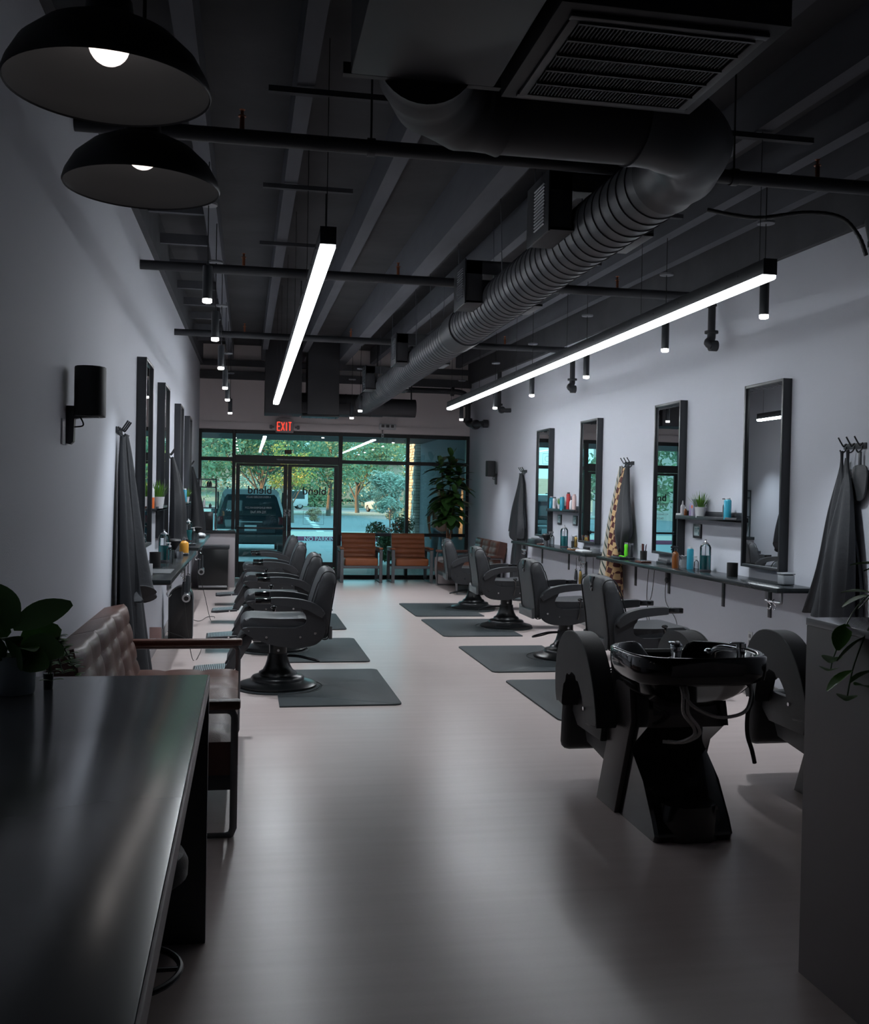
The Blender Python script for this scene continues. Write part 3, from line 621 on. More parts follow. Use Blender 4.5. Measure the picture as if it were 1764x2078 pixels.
# ================= sofas and lounge chairs =================
def tuft(b, x0, x1, y0, y1, z0, z1, nx, ny, amp=.018, M=None, bev=.02):
    """cushion block with puffed squares on its +z face"""
    n = 6; X = nx*n; Y = ny*n
    def f(u, v):
        a = math.sin(PI*((u*nx) % 1 if u < 1 else 1)); c = math.sin(PI*((v*ny) % 1 if v < 1 else 1)); e = min(1, min(u, 1-u)*X/2.0, min(v, 1-v)*Y/2.0)
        h = amp*(max(a, 0)**.5)*(max(c, 0)**.5)
        return Vector((x0+(x1-x0)*u, y0+(y1-y0)*v, z1-amp-bev*(1-e)**2+h))
    V = [[f(i/X, j/Y) for j in range(Y+1)] for i in range(X+1)]
    T = (lambda p: M @ Vector(p)) if M else (lambda p: Vector(p))
    G = [[b._v(T(V[i][j])) for j in range(Y+1)] for i in range(X+1)]
    for i in range(X):
        for j in range(Y): b.face([G[i][j], G[i+1][j], G[i+1][j+1], G[i][j+1]])
    per = [(i, 0) for i in range(X)] + [(X, j) for j in range(Y)] + [(i, Y) for i in range(X, 0, -1)] + [(0, j) for j in range(Y, 0, -1)]
    low = [b._v(T((V[i][j].x, V[i][j].y, z0))) for i, j in per]; top = [G[i][j] for i, j in per]; N = len(per)
    for k in range(N): b.face([top[k], low[k], low[(k+1) % N], top[(k+1) % N]])
    b.face(low); return b
def sofa(lab, mtl, loc, rz, L=1.86):
    """back at local -x, seat opens to +x, length along y"""
    t = thing('tufted_sofa', lab, 'sofa', loc, rz, 'tufted leather sofas'); w = L/3
    for k in range(3):
        obj('seat_cushion', tuft(B(), .13, .80, k*w+.004, (k+1)*w-.004, .27, .455, 3, 2, .014), mtl, t, ang=50)
        M = Matrix.Translation((.135, 0, .42)) @ Matrix.Rotation(-1.36, 4, 'Y') @ Matrix.Identity(4)
        # local z of the block is the front face of the back
        Mb = Matrix.Translation((.20, 0, .40)) @ Matrix(((-.20, 0, .98, 0), (0, 1, 0, 0), (.98, 0, .20, 0), (0, 0, 0, 1)))
        obj('back_cushion', tuft(B(), 0, .46, k*w+.004, (k+1)*w-.004, -.15, .02, 4, 2, .014, Mb), mtl, t, ang=50)
    obj('seat_frame', B().box(.43, L/2, .235, .72, L-.02, .07, .004), BMET, t)
    for y in (-.035, L+.035):
        f = B(); r = spl([(.80, y, .56), (.80, y, .02)], 1)
        f.tube([(.10, y, .575), (.76, y, .575), (.785, y, .565), (.795, y, .54), (.795, y, .04), (.785, y, .015), (.76, y, .006), (.10, y, .006), (.075, y, .015), (.065, y, .04), (.065, y, .54), (.075, y, .565)], .0075, 8, closed=True, flat=2.2)
        obj('sled_leg', f, mat('dark_steel_bar', (.16,.165,.175), .35, metal=.6), t)
        obj('armrest', B().box(.44, y, .60, .76, .065, .042, .010), mtl, t)
    return t
sofa('long dark brown tufted leather sofa against the left wall behind the desk', BROWN, (XL+.02, 4.66, 0), 0)
sofa('small-looking brown tufted leather sofa against the right wall at the far end', BROWN, (XR-.03, 17.35, 0), PI, 1.62)
def lounge(lab, loc, rz):
    t = thing('lounge_chair', lab, 'chair', loc, rz, 'cognac lounge chairs by the window')
    # faces -y
    for s in (-1, 1):
        f = B(); x = s*.345
        f.box(x, -.33, .29, .055, .05, .58, .004).box(x, .30, .29, .055, .05, .58, .004).box(x, -.01, .565, .055, .66, .04, .004).box(x, -.01, .012, .055, .68, .022, .003)
        obj('side_frame', f, GREYF, t)
        obj('armrest', B().box(x, -.03, .605, .075, .62, .035, .012), COGN, t)
    obj('seat_frame', B().box(0, -.30, .275, .64, .03, .05, .003).box(0, .28, .275, .64, .03, .05, .003).box(0, 0, .27, .62, .56, .02), GREYF, t)
    obj('seat_cushion', B().box(0, -.06, .365, .60, .54, .14, .035, seg=4), COGN, t)
    b = B(); prof = []
    n = 5; z0, z1 = .42, .86
    for k in range(n*6+1):
        u = k/(n*6); z = z0+(z1-z0)*u; h = .014*abs(math.sin(PI*u*n))**.5; prof.append((-(.0)+.18+.12*u-.05-h, z))
    back = [(.30+.04, z1), (.24, z0)]
    b.prism(prof+back, -.305, .305, 'x', .012); obj('backrest', b, COGN, t, ang=25)
    return t
lounge('cognac leather lounge chair with grey metal frame at the window, left one beside the door', (2.02, 18.15, 0), 0)
lounge('cognac leather lounge chair with grey metal frame at the window, right one', (2.93, 18.15, 0), 0)

# ================= mirrors, shelves, counters (local +x points away from the wall) =================
def mirror(loc, rz, lab, h=1.49, w=.62, d=.075):
    t = thing('wall_mirror', lab, 'mirror', loc, rz, 'tall framed wall mirrors'); k = .024; f = B()
    f.box(d/2, -w/2+k/2, h/2, d, k, h, .002).box(d/2, w/2-k/2, h/2, d, k, h, .002).box(d/2, 0, k/2, d, w-2*k, k, .002).box(d/2, 0, h-k/2, d, w-2*k, k, .002).box(.024, 0, h/2, .046, w-2*k, h-2*k)
    obj('mirror_frame', f, BMET, t); obj('mirror_glass', B().box(d-.022, 0, h/2, .006, w-2*k-.002, h-2*k-.002), MIRR, t)
for i, y in enumerate([8.48, 10.34, 12.68, 14.62]): mirror((XL, y, 1.10), 0, 'tall narrow black framed mirror on the left wall, ' + ['nearest the camera', 'second from the camera', 'third from the camera', 'farthest, beside the window end'][i])
for i, y in enumerate([7.50, 9.38, 11.70, 13.62]): mirror((XR, y, 1.02), PI, 'tall narrow black framed mirror on the right wall, ' + ['nearest, reflecting a strip light', 'second from the camera, reflecting the door', 'third from the camera', 'farthest, beside the far hanging cape'][i])
def counter(loc, rz, L, brs, lab, d=.33):
    t = thing('wall_counter', lab, 'counter', loc, rz, 'dark wall-mounted counters')
    obj('worktop', B().box(d/2, L/2, -.018, d, L, .036, .003), WTOP, t)
    for y in brs: obj('bracket', B().box(.006, y, -.165, .012, .045, .26, .002).box(d*.42, y, -.042, d*.82, .045, .010, .002), BMET, t)
    return t
zt = .93
counter((XL, 7.30, zt), 0, 3.65, [.35, 1.3, 2.3, 3.3], 'dark wall counter on the left wall, nearer one', .34)
counter((XL, 11.55, zt), 0, 3.7, [.4, 1.4, 2.4, 3.3], 'dark wall counter on the left wall, farther one', .34)
counter((XR, 10.62, zt), PI, 3.86, [.35, 1.22, 2.38, 3.18], 'dark wall counter on the right wall, nearer one')
counter((XR, 14.26, zt), PI, 3.26, [.5, 1.7, 2.9], 'dark wall counter on the right wall, farther one')
def shelf(loc, rz, L, lab, d=.11):
    t = thing('picture_ledge_shelf', lab, 'shelf', loc, rz, 'slim black shelves'); obj('shelf_board', B().box(d/2, L/2, -.010, d, L, .020, .002), BMET, t)
    obj('shelf_back', B().box(.006, L/2, .03, .012, L, .06, .002), BMET, t); obj('shelf_lip', B().box(d-.004, L/2, .000, .008, L, .036, .002), BMET, t)
zs = 1.40
shelf((XL, 8.86, zs), 0, 1.14, 'slim black shelf on the left wall, nearer one with a grass pot'); shelf((XL, 13.05, zs), 0, 1.2, 'slim black shelf on the left wall, farther one')
shelf((XR, 9.05, zs), PI, 1.22, 'slim black shelf on the right wall, nearer one'); shelf((XR, 13.28, zs), PI, 1.24, 'slim black shelf on the right wall, farther one')
def hook_rail(loc, rz, lab):
    t = thing('coat_hook_rail', lab, 'hook rail', loc, rz, 'black coat hook rails'); obj('rail_plate', B().box(.006, 0, 0, .012, .26, .04, .003), BMET, t)
    for y in (-.095, 0, .095):
        obj('hook', B().tube(spl([(.012, y, .02), (.03, y, .0), (.045, y, .015), (.075, y, .062)], 4), .0055, 8).tube(spl([(.012, y, .0), (.02, y, -.03), (.045, y, -.045), (.06, y, -.025)], 4), .0055, 8), BMET, t)
hook_rail((XL, 7.06, 1.95), 0, 'black three-prong hook rail on the left wall holding the nearest cape'); hook_rail((XL, 11.42, 1.95), 0, 'black hook rail on the left wall between the second and third mirrors'); hook_rail((XL, 15.55, 1.95), 0, 'black hook rail on the left wall beyond the farthest mirror')
hook_rail((XR, 6.34, 1.95), PI, 'black three-prong hook rail at the right edge holding capes and a hand mirror'); hook_rail((XR, 10.52, 1.95), PI, 'black hook rail on the right wall holding the striped and checkered capes'); hook_rail((XR, 14.78, 1.95), PI, 'black hook rail on the right wall holding the farthest cape')

# hanging cloth: stacked folded rings
def cloth(rows, nf=6, seed=1, jag=.03, fold=.35):
    rnd = random.Random(seed); ph = [rnd.uniform(0, 6.3) for _ in range(4)]; b = B(); n = 72
    P = spl([(r[0], r[1], r[2]) for r in rows], 5); Q = spl([(r[3], r[4], 0) for r in rows], 5); R = []
    for i, (p, q) in enumerate(zip(P, Q)):
        z, yc, xc = p; hw, dp = q.x, q.y; ring = []; f = i/(len(P)-1)
        for k in range(n):
            a = 2*PI*k/n; g = 1+fold*f*(.6*math.sin(nf*a+ph[0]+1.2*f)+.4*math.sin((nf*1.6)*a+ph[1]))*.35
            x = xc+dp*math.sin(a)*g + dp*.5*f*math.sin(nf*1.0*a+ph[2]); y = yc+hw*math.cos(a)*(1+.06*f*math.sin(nf*a+ph[3]))
            zz = z + jag*f**3*(math.sin(2*a+ph[1])+.5*math.sin(5*a+ph[2]))
            ring.append((max(.004, x), y, zz))
        R.append(ring)
    b.rings(R, True, True); return b
def cape(loc, rz, rows, lab, m=CLOTH, seed=1, nf=6, cat='cape', name='barber_cape', grp='capes hanging on the hook rails', **k):
    o = obj(name, cloth(rows, nf, seed, **k), m, loc=loc, rz=rz, ang=75); return tag(o, lab, cat, grp)
# rows: z, y centre, x centre, half width, depth   (relative to the hook rail)
cape((XL, 7.05, 1.95), 0, [(-.03, 0, .05, .03, .02), (-.20, .0, .07, .05, .03), (-.6, .0, .10, .11, .05), (-1.0, -.01, .13, .17, .08), (-1.10, -.01, .14, .19, .09)], 'dark upper cape layer draped to counter height on the nearest left hook rail', seed=3, jag=.05)
cape((XL, 6.98, 1.95), 0, [(-.04, 0, .04, .02, .018), (-.3, -.02, .05, .06, .03), (-.8, .0, .08, .15, .05), (-1.3, .0, .11, .20, .07), (-1.72, .0, .13, .22, .09)], 'long dark cape hanging nearly to the floor on the nearest left hook rail', seed=4, jag=.05)
cape((XL, 11.40, 1.95), 0, [(-.03, 0, .05, .03, .02), (-.25, .05, .08, .10, .05), (-.55, .05, .11, .22, .07), (-.9, .1, .11, .26, .07), (-1.02, .1, .12, .30, .08)], 'black crinkled cape hanging between the second and third left mirrors', seed=5, jag=.07)
cape((XL, 15.5, 1.95), 0, [(-.03, 0, .05, .04, .02), (-.35, 0, .10, .16, .06), (-.8, .0, .14, .26, .09), (-1.15, .0, .14, .32, .10)], 'black cape hanging on the farthest left hook rail', seed=6, jag=.08)
cape((XR, 6.435, 1.95), PI, [(-.03, 0, .045, .012, .012), (-.14, 0, .045, .015, .012), (-.45, .0, .06, .10, .04), (-.85, -.03, .07, .17, .05), (-1.18, -.10, .08, .24, .06)], 'navy black cape at the right edge, left of the buttoned one', seed=7, jag=.02)
cape((XR, 6.34, 1.95), PI, [(-.03, 0, .06, .012, .012), (-.16, 0, .06, .014, .012), (-.35, .02, .08, .07, .03), (-.75, .02, .12, .15, .05), (-1.1, .0, .12, .16, .06), (-1.22, .0, .12, .17, .06)], 'charcoal buttoned cape at the right edge, in front of the hand mirror', seed=8, jag=.02)
cape((XR, 6.40, 1.95), PI, [(-.08, 0, .03, .012, .01), (-.4, .0, .04, .08, .02), (-.9, .0, .04, .22, .03), (-1.25, -.02, .05, .27, .04), (-1.62, -.03, .05, .32, .05)], 'long black cape at the right edge hanging lowest behind the two shorter ones', seed=9, jag=.01)
cape((XR, 14.78, 1.95), PI, [(-.03, 0, .06, .03, .02), (-.2, .05, .07, .10, .04), (-.55, .02, .10, .24, .06), (-.82, .04, .11, .32, .07), (-.95, .02, .11, .32, .07)], 'black cape upper layer on the farthest right hook rail, above the far counter', seed=10, jag=.08)
cape((XR, 14.82, 1.95), PI, [(-.05, 0, .03, .03, .02), (-.8, .05, .05, .26, .04), (-1.3, -.03, .06, .32, .05), (-1.75, -.05, .06, .34, .05)], 'long black cape hanging to the floor on the farthest right hook rail', seed=11)
def patt(name, kind):
    m = bpy.data.materials.new(name); m.use_nodes = True; nt = m.node_tree; b = nt.nodes['Principled BSDF']; b.inputs['Roughness'].default_value = .7
    tc = nt.nodes.new('ShaderNodeTexCoord'); mp = nt.nodes.new('ShaderNodeMapping'); nt.links.new(tc.outputs['Object'], mp.inputs[0])
    if kind == 'check':
        c = nt.nodes.new('ShaderNodeTexChecker'); c.inputs['Scale'].default_value = 22; c.inputs[1].default_value = (.60, .40, .20, 1); c.inputs[2].default_value = (.085, .018, .018, 1)
        mp.inputs['Rotation'].default_value = (.35, 0, 0); mp.inputs['Scale'].default_value = (.0, 1.0, .75); mp.inputs['Location'].default_value = (.01, .01, .01)
        nt.links.new(mp.outputs[0], c.inputs[0]); nt.links.new(c.outputs[0], b.inputs['Base Color'])
    else:
        w = nt.nodes.new('ShaderNodeTexWave'); w.bands_direction = 'Y'; w.inputs['Scale'].default_value = 7.0; w.inputs['Distortion'].default_value = .4
        mp.inputs['Rotation'].default_value = (-.30, 0, 0); nt.links.new(mp.outputs[0], w.inputs[0])
        r = nt.nodes.new('ShaderNodeValToRGB'); r.color_ramp.interpolation = 'CONSTANT'; e = r.color_ramp.elements
        e[0].position = 0; e[0].color = (.03, .06, .05, 1); e[1].position = .16; e[1].color = (.50, .47, .40, 1)
        x = e.new(.55); x.color = (.32, .30, .26, 1); x = e.new(.62); x.color = (.50, .47, .40, 1)
        nt.links.new(w.outputs[0], r.inputs[0]); nt.links.new(r.outputs[0], b.inputs['Base Color'])
    return m
cape((XR, 10.60, 1.95), PI, [(-.03, -.0, .07, .02, .02), (-.2, .0, .09, .05, .03), (-.6, -.10, .10, .11, .05), (-.95, -.16, .11, .14, .06), (-1.40, -.23, .13, .19, .07)], 'cream cape with dark diagonal stripes hanging left of the checkered cape', patt('striped_cloth', 's'), seed=12, nf=6, fold=.2)
cape((XR, 10.53, 1.95), PI, [(-.05, .0, .05, .02, .02), (-.3, -.03, .09, .06, .04), (-.8, -.07, .13, .10, .05), (-1.20, -.09, .12, .15, .06), (-1.5, -.08, .12, .17, .06)], 'maroon and tan checkered cape between the striped cape and grey towel', patt('checkered_cloth', 'check'), seed=13, nf=6, fold=.2)
cape((XR, 10.43, 1.95), PI, [(-.03, 0, .06, .02, .02), (-.12, .02, .08, .04, .03), (-.42, .06, .12, .11, .05), (-.66, .09, .13, .16, .06), (-.78, .08, .13, .13, .06), (-.92, .05, .13, .04, .03)], 'charcoal grey towel hanging in front of the checkered cape', TOWEL, seed=14, cat='towel', name='hanging_towel', grp=None, jag=.05)
t = thing('hand_mirror', 'black paddle-shaped hand mirror hanging from the hook rail at the right edge', 'mirror', (XR, 6.245, 1.92), PI)
P = spl([(0, -.075, -.20), (0, -.085, -.14), (0, -.05, -.105), (0, .05, -.105), (0, .085, -.14), (0, .078, -.25), (0, .055, -.33), (0, 0, -.345), (0, -.055, -.33), (0, -.078, -.25)], 3, closed=True)
obj('paddle', B().prism([(p.y, p.z) for p in P], .022, .034, 'x', .003), mat('dark_grey_ribbed_plastic', (.035,.037,.04), .45, nscale=80, namt=.2, stretch=(1,1,6)), t)
obj('mirror_handle', B().box(.028, 0, -.06, .012, .026, .10, .003), BMET, t)

# ================= desk and right counter =================
t = thing('reception_desk', 'grey-topped reception desk in the left foreground with a slab leg', 'desk', (-.485, 2.5, 0))
ty0, ty1 = -.9, 3.58
obj('desk_top', B().box(.0025, (ty0+ty1)/2-2.5, .896, .725, ty1-ty0, .046, .002), DESK, t)
obj('edge_band', B().box(.368, (ty0+ty1)/2-2.5, .895, .006, ty1-ty0, .046, .001), DESKE, t)
obj('slab_leg', B().box(.10, 3.56-2.5, .436, .54, .04, .872, .002), mat('blue_grey_slab', (.055, .065, .075), .5), t)
obj('modesty_panel', B().box(-.02, (ty0+ty1)/2-2.5-.1, .435, .02, ty1-ty0-.4, .86), BMET, t)
for y in (.2, 1.45): obj('cabinet_column', B().box(-.12, y-2.5+.6, .44, .20, .45, .86, .004), BMET, t)
t = thing('desk_stool', 'black swivel stool tucked under the right side of the reception desk', 'stool', (-.31, 2.80, 0))
obj('seat', B().lathe([(0, .50), (.15, .50), (.17, .515), (.172, .55), (.16, .575), (0, .585)], seg=32), LEATS, t); obj('post', B().cyl((0, 0, .06), (0, 0, .50), .022), BMET, t)
obj('foot_ring', B().tube([(.155*math.cos(a*PI/18), .155*math.sin(a*PI/18), .26) for a in range(36)], .009, 8, closed=True).bar((-.155,0,.26), (.155,0,.26), .01, .01), BMET, t)
for k in range(5):
    a = k*2*PI/5+.3; obj('leg', B().bar((.02*math.cos(a), .02*math.sin(a), .075), (.17*math.cos(a), .17*math.sin(a), .045), .03, .022, .004).sph((.165*math.cos(a), .165*math.sin(a), .022), (.02, .02, .022), 10, 6), BMET, t)
t = thing('grey_side_counter', 'tall plum grey counter block cutting the lower right corner of the picture', 'counter', (2.55, 1.05, 0))
obj('counter_body', B().box(0, 0, .575, 1.46, 4.0, 1.15, .002), COUNTR, t); obj('counter_top', B().box(0, 0, 1.163, 1.464, 4.004, .024, .002), COUNTRT, t)
# ================= small goods on counters and shelves =================
def lat(prof, seg=20): return B().lathe(prof, seg=seg)
def put(x, y, z, rz=0): return dict(loc=(x, y, z), rz=rz)
def spray_can(x, y, z, m, lab, h=.17, r=.026, capm=None, grp=None):
    t = thing('spray_can', lab, 'can', (x, y, z), 0, grp)
    obj('can_body', lat([(0, 0), (r, 0), (r, h*.86), (r*.8, h*.91), (r*.45, h*.93), (0, h*.93)]), m, t); obj('cap', lat([(0, h*.90), (r*.7, h*.90), (r*.7, h*.99), (r*.4, h), (0, h)]), capm or WHT, t)
    return t
def bottle(x, y, z, m, lab, h=.15, r=.02, capm=None, kind='bottle'):
    t = thing('bottle', lab, 'bottle', (x, y, z))
    obj('bottle_body', lat([(0, 0), (r, 0), (r, h*.62), (r*.85, h*.70), (r*.4, h*.76), (r*.35, h*.82), (0, h*.82)]), m, t)
    if kind == 'pump': obj('pump', lat([(0, h*.8), (r*.45, h*.8), (r*.45, h*.88), (r*.15, h*.89), (r*.15, h), (0, h)], 12).box(-r*.5, 0, h*1.0, r*1.6, r*.4, .008, .002), capm or WHT, t)
    elif kind == 'trigger': obj('trigger_head', lat([(0, h*.8), (r*.5, h*.8), (r*.5, h*.9), (0, h*.9)], 12).box(-r*.4, 0, h*.97, r*2.2, r*.6, h*.09, .004).box(-r*1.2, 0, h*.88, r*.25, r*.5, h*.14, .003, rot=(0, .5, 0)), capm or BMET, t)
    else: obj('cap', lat([(0, h*.8), (r*.42, h*.8), (r*.25, h*.95), (r*.12, h), (0, h)], 12), capm or WHT, t)
    return t
def jar(x, y, z, lab):
    t = thing('disinfectant_jar', lab, 'jar', (x, y, z), 0, 'turquoise disinfectant jars')
    obj('base_ring', lat([(0, 0), (.052, 0), (.054, .008), (.05, .02), (0, .02)]), BMET, t)
    obj('liquid', lat([(0, .02), (.046, .02), (.046, .145), (0, .145)]), TEALL, t)
    obj('glass_wall', lat([(.049, .02), (.049, .215), (.04, .235), (.03, .245)], 24), CLRP, t)
    obj('lid', lat([(0, .243), (.032, .243), (.03, .252), (.012, .262), (.006, .275), (.010, .285), (0, .287)]), STEEL, t); obj('comb_rod', B().cyl((0, 0, .02), (0, 0, .25), .003, seg=6), BMET, t)
    return t
def tub(x, y, z, m, lab, r=.035, h=.09, cat='cup', name='cup', rim=True):
    t = obj(name, lat([(0, 0), (r*.96, 0), (r, .006), (r, h), (r*.9, h), (r*.88, .01), (0, .01)], 28), m, loc=(x, y, z)); return tag(t, lab, cat)
def tools_cup(x, y, z, lab, m2=DRED):
    t = thing('tool_cup', lab, 'cup', (x, y, z)); obj('cup_body', lat([(0, 0), (.034, 0), (.036, .10), (.032, .10), (.03, .01), (0, .01)]), mat('matt_black_cup', (.015,.014,.014), .6), t)
    rnd = random.Random(int(x*100+y*10))
    for k in range(5):
        a = k*1.3; p = (.015*math.cos(a), .015*math.sin(a)); q = (.03*math.cos(a), .03*math.sin(a))
        obj('comb' if k % 2 else 'brush', B().bar((p[0], p[1], .02), (q[0], q[1], .15+.03*rnd.random()), .018 if k % 2 else .012, .004, .001), [m2, BMET, STEEL][k % 3], t)
    return t
def clipper(x, y, z, m, lab, rz=0, up=True):
    t = thing('hair_clipper', lab, 'clipper', (x, y, z), rz)
    obj('stand', B().box(0, 0, .012, .06, .06, .024, .006), BMET, t)
    obj('clipper_body', lat([(0, .024), (.018, .026), (.021, .06), (.018, .10), (.021, .135), (.016, .15), (0, .152)], 14), m, t); obj('blade', B().box(0, 0, .158, .036, .012, .02, .002), STEEL, t)
    return t
def guards(x, y, z, n, lab, rz=0, m=STEEL):
    t = thing('clipper_guard_rack', lab, 'rack', (x, y, z), rz); obj('rack_base', B().box(0, 0, .012, .05, n*.026+.02, .024, .003), BMET, t)
    for k in range(n): obj('guard', B().box(0, (k-(n-1)/2)*.026, .038, .034, .018, .03, .006), m, t)
def grass(x, y, z, lab, s=1.0, seed=0, pm=WHT):
    t = thing('potted_grass', lab, 'plant', (x, y, z), 0, 'small potted grasses'); rnd = random.Random(seed)
    obj('pot', lat([(0, 0), (.036*s, 0), (.047*s, .088*s), (.042*s, .088*s), (.040*s, .075*s), (0, .075*s)], 24), pm, t)
    b = B()
    for k in range(90):
        a = rnd.uniform(0, 6.28); r0 = rnd.uniform(0, .032)*s; tl = rnd.uniform(.1, .75); L = rnd.uniform(.09, .16)*s
        b.leaf((r0*math.cos(a), r0*math.sin(a), .07*s), (math.cos(a)*tl, math.sin(a)*tl, 1), L, .006*s, .25*tl, .1, 4)
    obj('grass_blades', b, GRASS, t, recalc=False)
def scissors_tray(x, y, z, lab, m=mat('walnut_tray', (.10,.03,.02), .5)):
    t = thing('tool_tray', lab, 'tray', (x, y, z)); obj('tray', B().box(0, 0, .008, .11, .17, .016, .004), m, t)
    for k in range(4): obj('scissors', B().bar((-.04+.025*k, -.06, .02), (-.03+.02*k, .05, .022), .005, .004).tube([(-.04+.025*k+.012*math.cos(a*PI/5), -.072+.012*math.sin(a*PI/5), .021) for a in range(10)], .0025, 6, closed=True), CHR, t)
# right near counter
XC = 3.97
t = obj('square_tin', B().box(0, 0, .042, .095, .095, .078, .012, seg=3).box(0, 0, .088, .10, .10, .012, .005), GREYC, loc=(4.01, 7.02, zt)); tag(t, 'small grey square lidded pot at the near end of the right counter', 'pot')
tub(3.985, 7.83, zt, mat('matt_black_cup', (.02,.02,.02), .6), 'matt black cup standing alone on the right counter beside the nearest mirror', .045, .115)
jar(4.00, 8.37, zt, 'tall glass jar of turquoise liquid beside the black cup on the right counter')
bottle(3.93, 8.40, zt, CLRP, 'small clear pump bottle left of the turquoise jar on the right near counter', .13, .021, kind='pump')
spray_can(4.0, 8.68, zt, TEALC, 'turquoise spray can on the right near counter left of the jar', .205, .031)
t = thing('tissue_bowl', 'grey bowl with a pale tissue, between amber bottle and turquoise can', 'bowl', (4.04, 8.88, zt)); obj('bowl_body', lat([(0, 0), (.04, 0), (.043, .075), (.038, .075), (.036, .01), (0, .01)]), GREYC, t)
b = B(); rnd = random.Random(4)
for k in range(7): a = k*.9; b.leaf((.01*math.cos(a), .01*math.sin(a), .05), (math.cos(a)*.5, math.sin(a)*.5, 1), .09, .05, .2, .2, 4)
obj('tissue', b, WHT, t, recalc=False)
bottle(3.91, 8.80, zt, AMBER, 'amber glass spray bottle with black trigger on the right near counter', .20, .032, kind='trigger')
guards(4.02, 9.32, zt, 9, 'row of silver clipper guards on the right near counter'); scissors_tray(3.90, 9.55, zt, 'dark red tray of scissors on the right near counter')
tools_cup(4.03, 9.86, zt, 'black cup of dark red combs under the second mirror on the right wall')
clipper(3.96, 10.02, zt, BMET, 'silver and black hair clipper beside the comb cup on the right near counter')
clipper(3.98, 10.22, zt, LIME, 'lime green hair clipper standing on its charger on the right near counter')
t = thing('charging_pad', 'flat black charging pad with lime green edge near the end of the right counter', 'charger', (3.87, 10.12, zt)); obj('pad', B().box(0, 0, .012, .10, .26, .022, .004, rot=(0, .08, 0)), BMET, t); obj('green_rim', B().box(.03, .0, .028, .02, .16, .010, .003), LIME, t)
bottle(4.02, 10.42, zt, BMET, 'black spray bottle at the far end of the right near counter', .15, .03, BMET, 'trigger')
# right far counter
jar(4.0, 12.42, zt, 'glass jar of turquoise liquid on the far right counter between cup and spray bottle')
bottle(3.90, 12.62, zt, CLRP, 'clear spray bottle with black trigger left of the far turquoise jar', .19, .03, kind='trigger', capm=STEEL)
tools_cup(4.0, 12.02, zt, 'black cup of combs on the far right counter right of the turquoise jar', STEEL)
guards(4.0, 11.55, zt, 7, 'row of dark clipper guards under the third right mirror', m=BMET)
t = thing('tool_caddy', 'low black caddy of small tools at the far end of the far right counter', 'caddy', (3.92, 13.45, zt)); obj('caddy_box', B().box(0, 0, .03, .12, .34, .06, .004), BMET, t)
for k in range(8): obj('tool', B().box(0, -.14+k*.04, .068, .05, .02, .02, .005), STEEL, t)
t = thing('brush_fan', 'black round neck duster brush beside the clear spray bottle on the far right counter', 'brush', (3.90, 12.86, zt)); obj('brush_head', lat([(0, .06), (.03, .07), (.065, .14), (.05, .155), (0, .16)]), CORD, t); obj('brush_foot', lat([(0, 0), (.035, 0), (.02, .06), (0, .065)]), BMET, t)
scissors_tray(3.90, 13.05, zt, 'small dark tray with scissors on the far right counter'); scissors_tray(3.92, 11.80, zt, 'orange brown tray of small tools right of the comb cup on the far counter', mat('tan_tray', (.22,.09,.03), .5))
tub(3.98, 11.18, zt, GREYC, 'short round grey tin at the near end of the far right counter', .055, .05, 'tin', 'round_tin')
t = obj('folded_towel', B().box(0, 0, .016, .12, .26, .03, .013, seg=3), WHT, loc=(3.86, 11.25, zt)); tag(t, 'folded white towel at the near end of the far right counter', 'towel')
clipper(4.0, 11.95, zt, GOLD, 'golden hair clipper on the far right counter beside the comb cup')
# right shelves
z = zs
grass(4.05, 8.60, z, 'spiky green potted grass in a white pot on the nearer right shelf', 1.12, 2)
bottle(4.06, 9.00, z, WHT, 'white nozzle bottle on the nearer right shelf', .155, .021); t = obj('white_jar_box', B().box(0, 0, .017, .05, .11, .034, .006), WHT, loc=(4.06, 9.0-.0-.0+.085-.2+.16, z)); tag(t, 'low white jar at the left end of the nearer right shelf', 'jar')
bottle(4.05, 8.915, z, AMBER, 'small amber dropper bottle with white cap on the nearer right shelf', .10, .017)
bottle(4.055, 8.80, z, LILAC, 'lilac bottle with patterned label on the nearer right shelf', .17, .020)
t = thing('product_carton', 'tall pink and blue patterned carton beside the grass pot on the nearer right shelf', 'box', (4.05, 8.73, z)); obj('carton', B().box(0, 0, .085, .04, .05, .17, .002), mat('pastel_print', (.55,.42,.5), .5, nscale=28, col2=(.30,.42,.62)), t); obj('printed_spot', B().cyl((-.021, 0, .10), (-.0215, 0, .10), .016, seg=16), ORNG, t)
bottle(4.06, 8.14, z, BMET, 'black pump bottle left of the blue can on the nearer right shelf', .175, .020, BMET, 'pump')
spray_can(4.04, 8.05, z, TEALC, 'large turquoise can with white cap at the right end of the nearer right shelf', .185, .032, WHT)
spray_can(4.05, 13.18, z, TEALC, 'turquoise can at the left end of the farther right shelf', .18, .026); spray_can(4.05, 13.02, z, WHT, 'white can next to the leftmost turquoise one on the farther right shelf', .17, .026, BMET)
grass(4.06, 12.80, z, 'leafy potted plant in a white pot on the farther right shelf', .85, 3); spray_can(4.02, 12.60, z, TEALC, 'turquoise can right of the little plant on the farther right shelf', .19, .030)
spray_can(4.08, 12.53, z, RED, 'red can with black cap behind a turquoise can on the farther right shelf', .235, .026, BMET); bottle(4.05, 12.32, z, WHT, 'white labelled bottle with black pump on the farther right shelf', .175, .022, BMET, 'pump')
spray_can(4.04, 12.17, z, PINK, 'tall blush pink can at the right end of the farther right shelf', .21, .026, PINK)
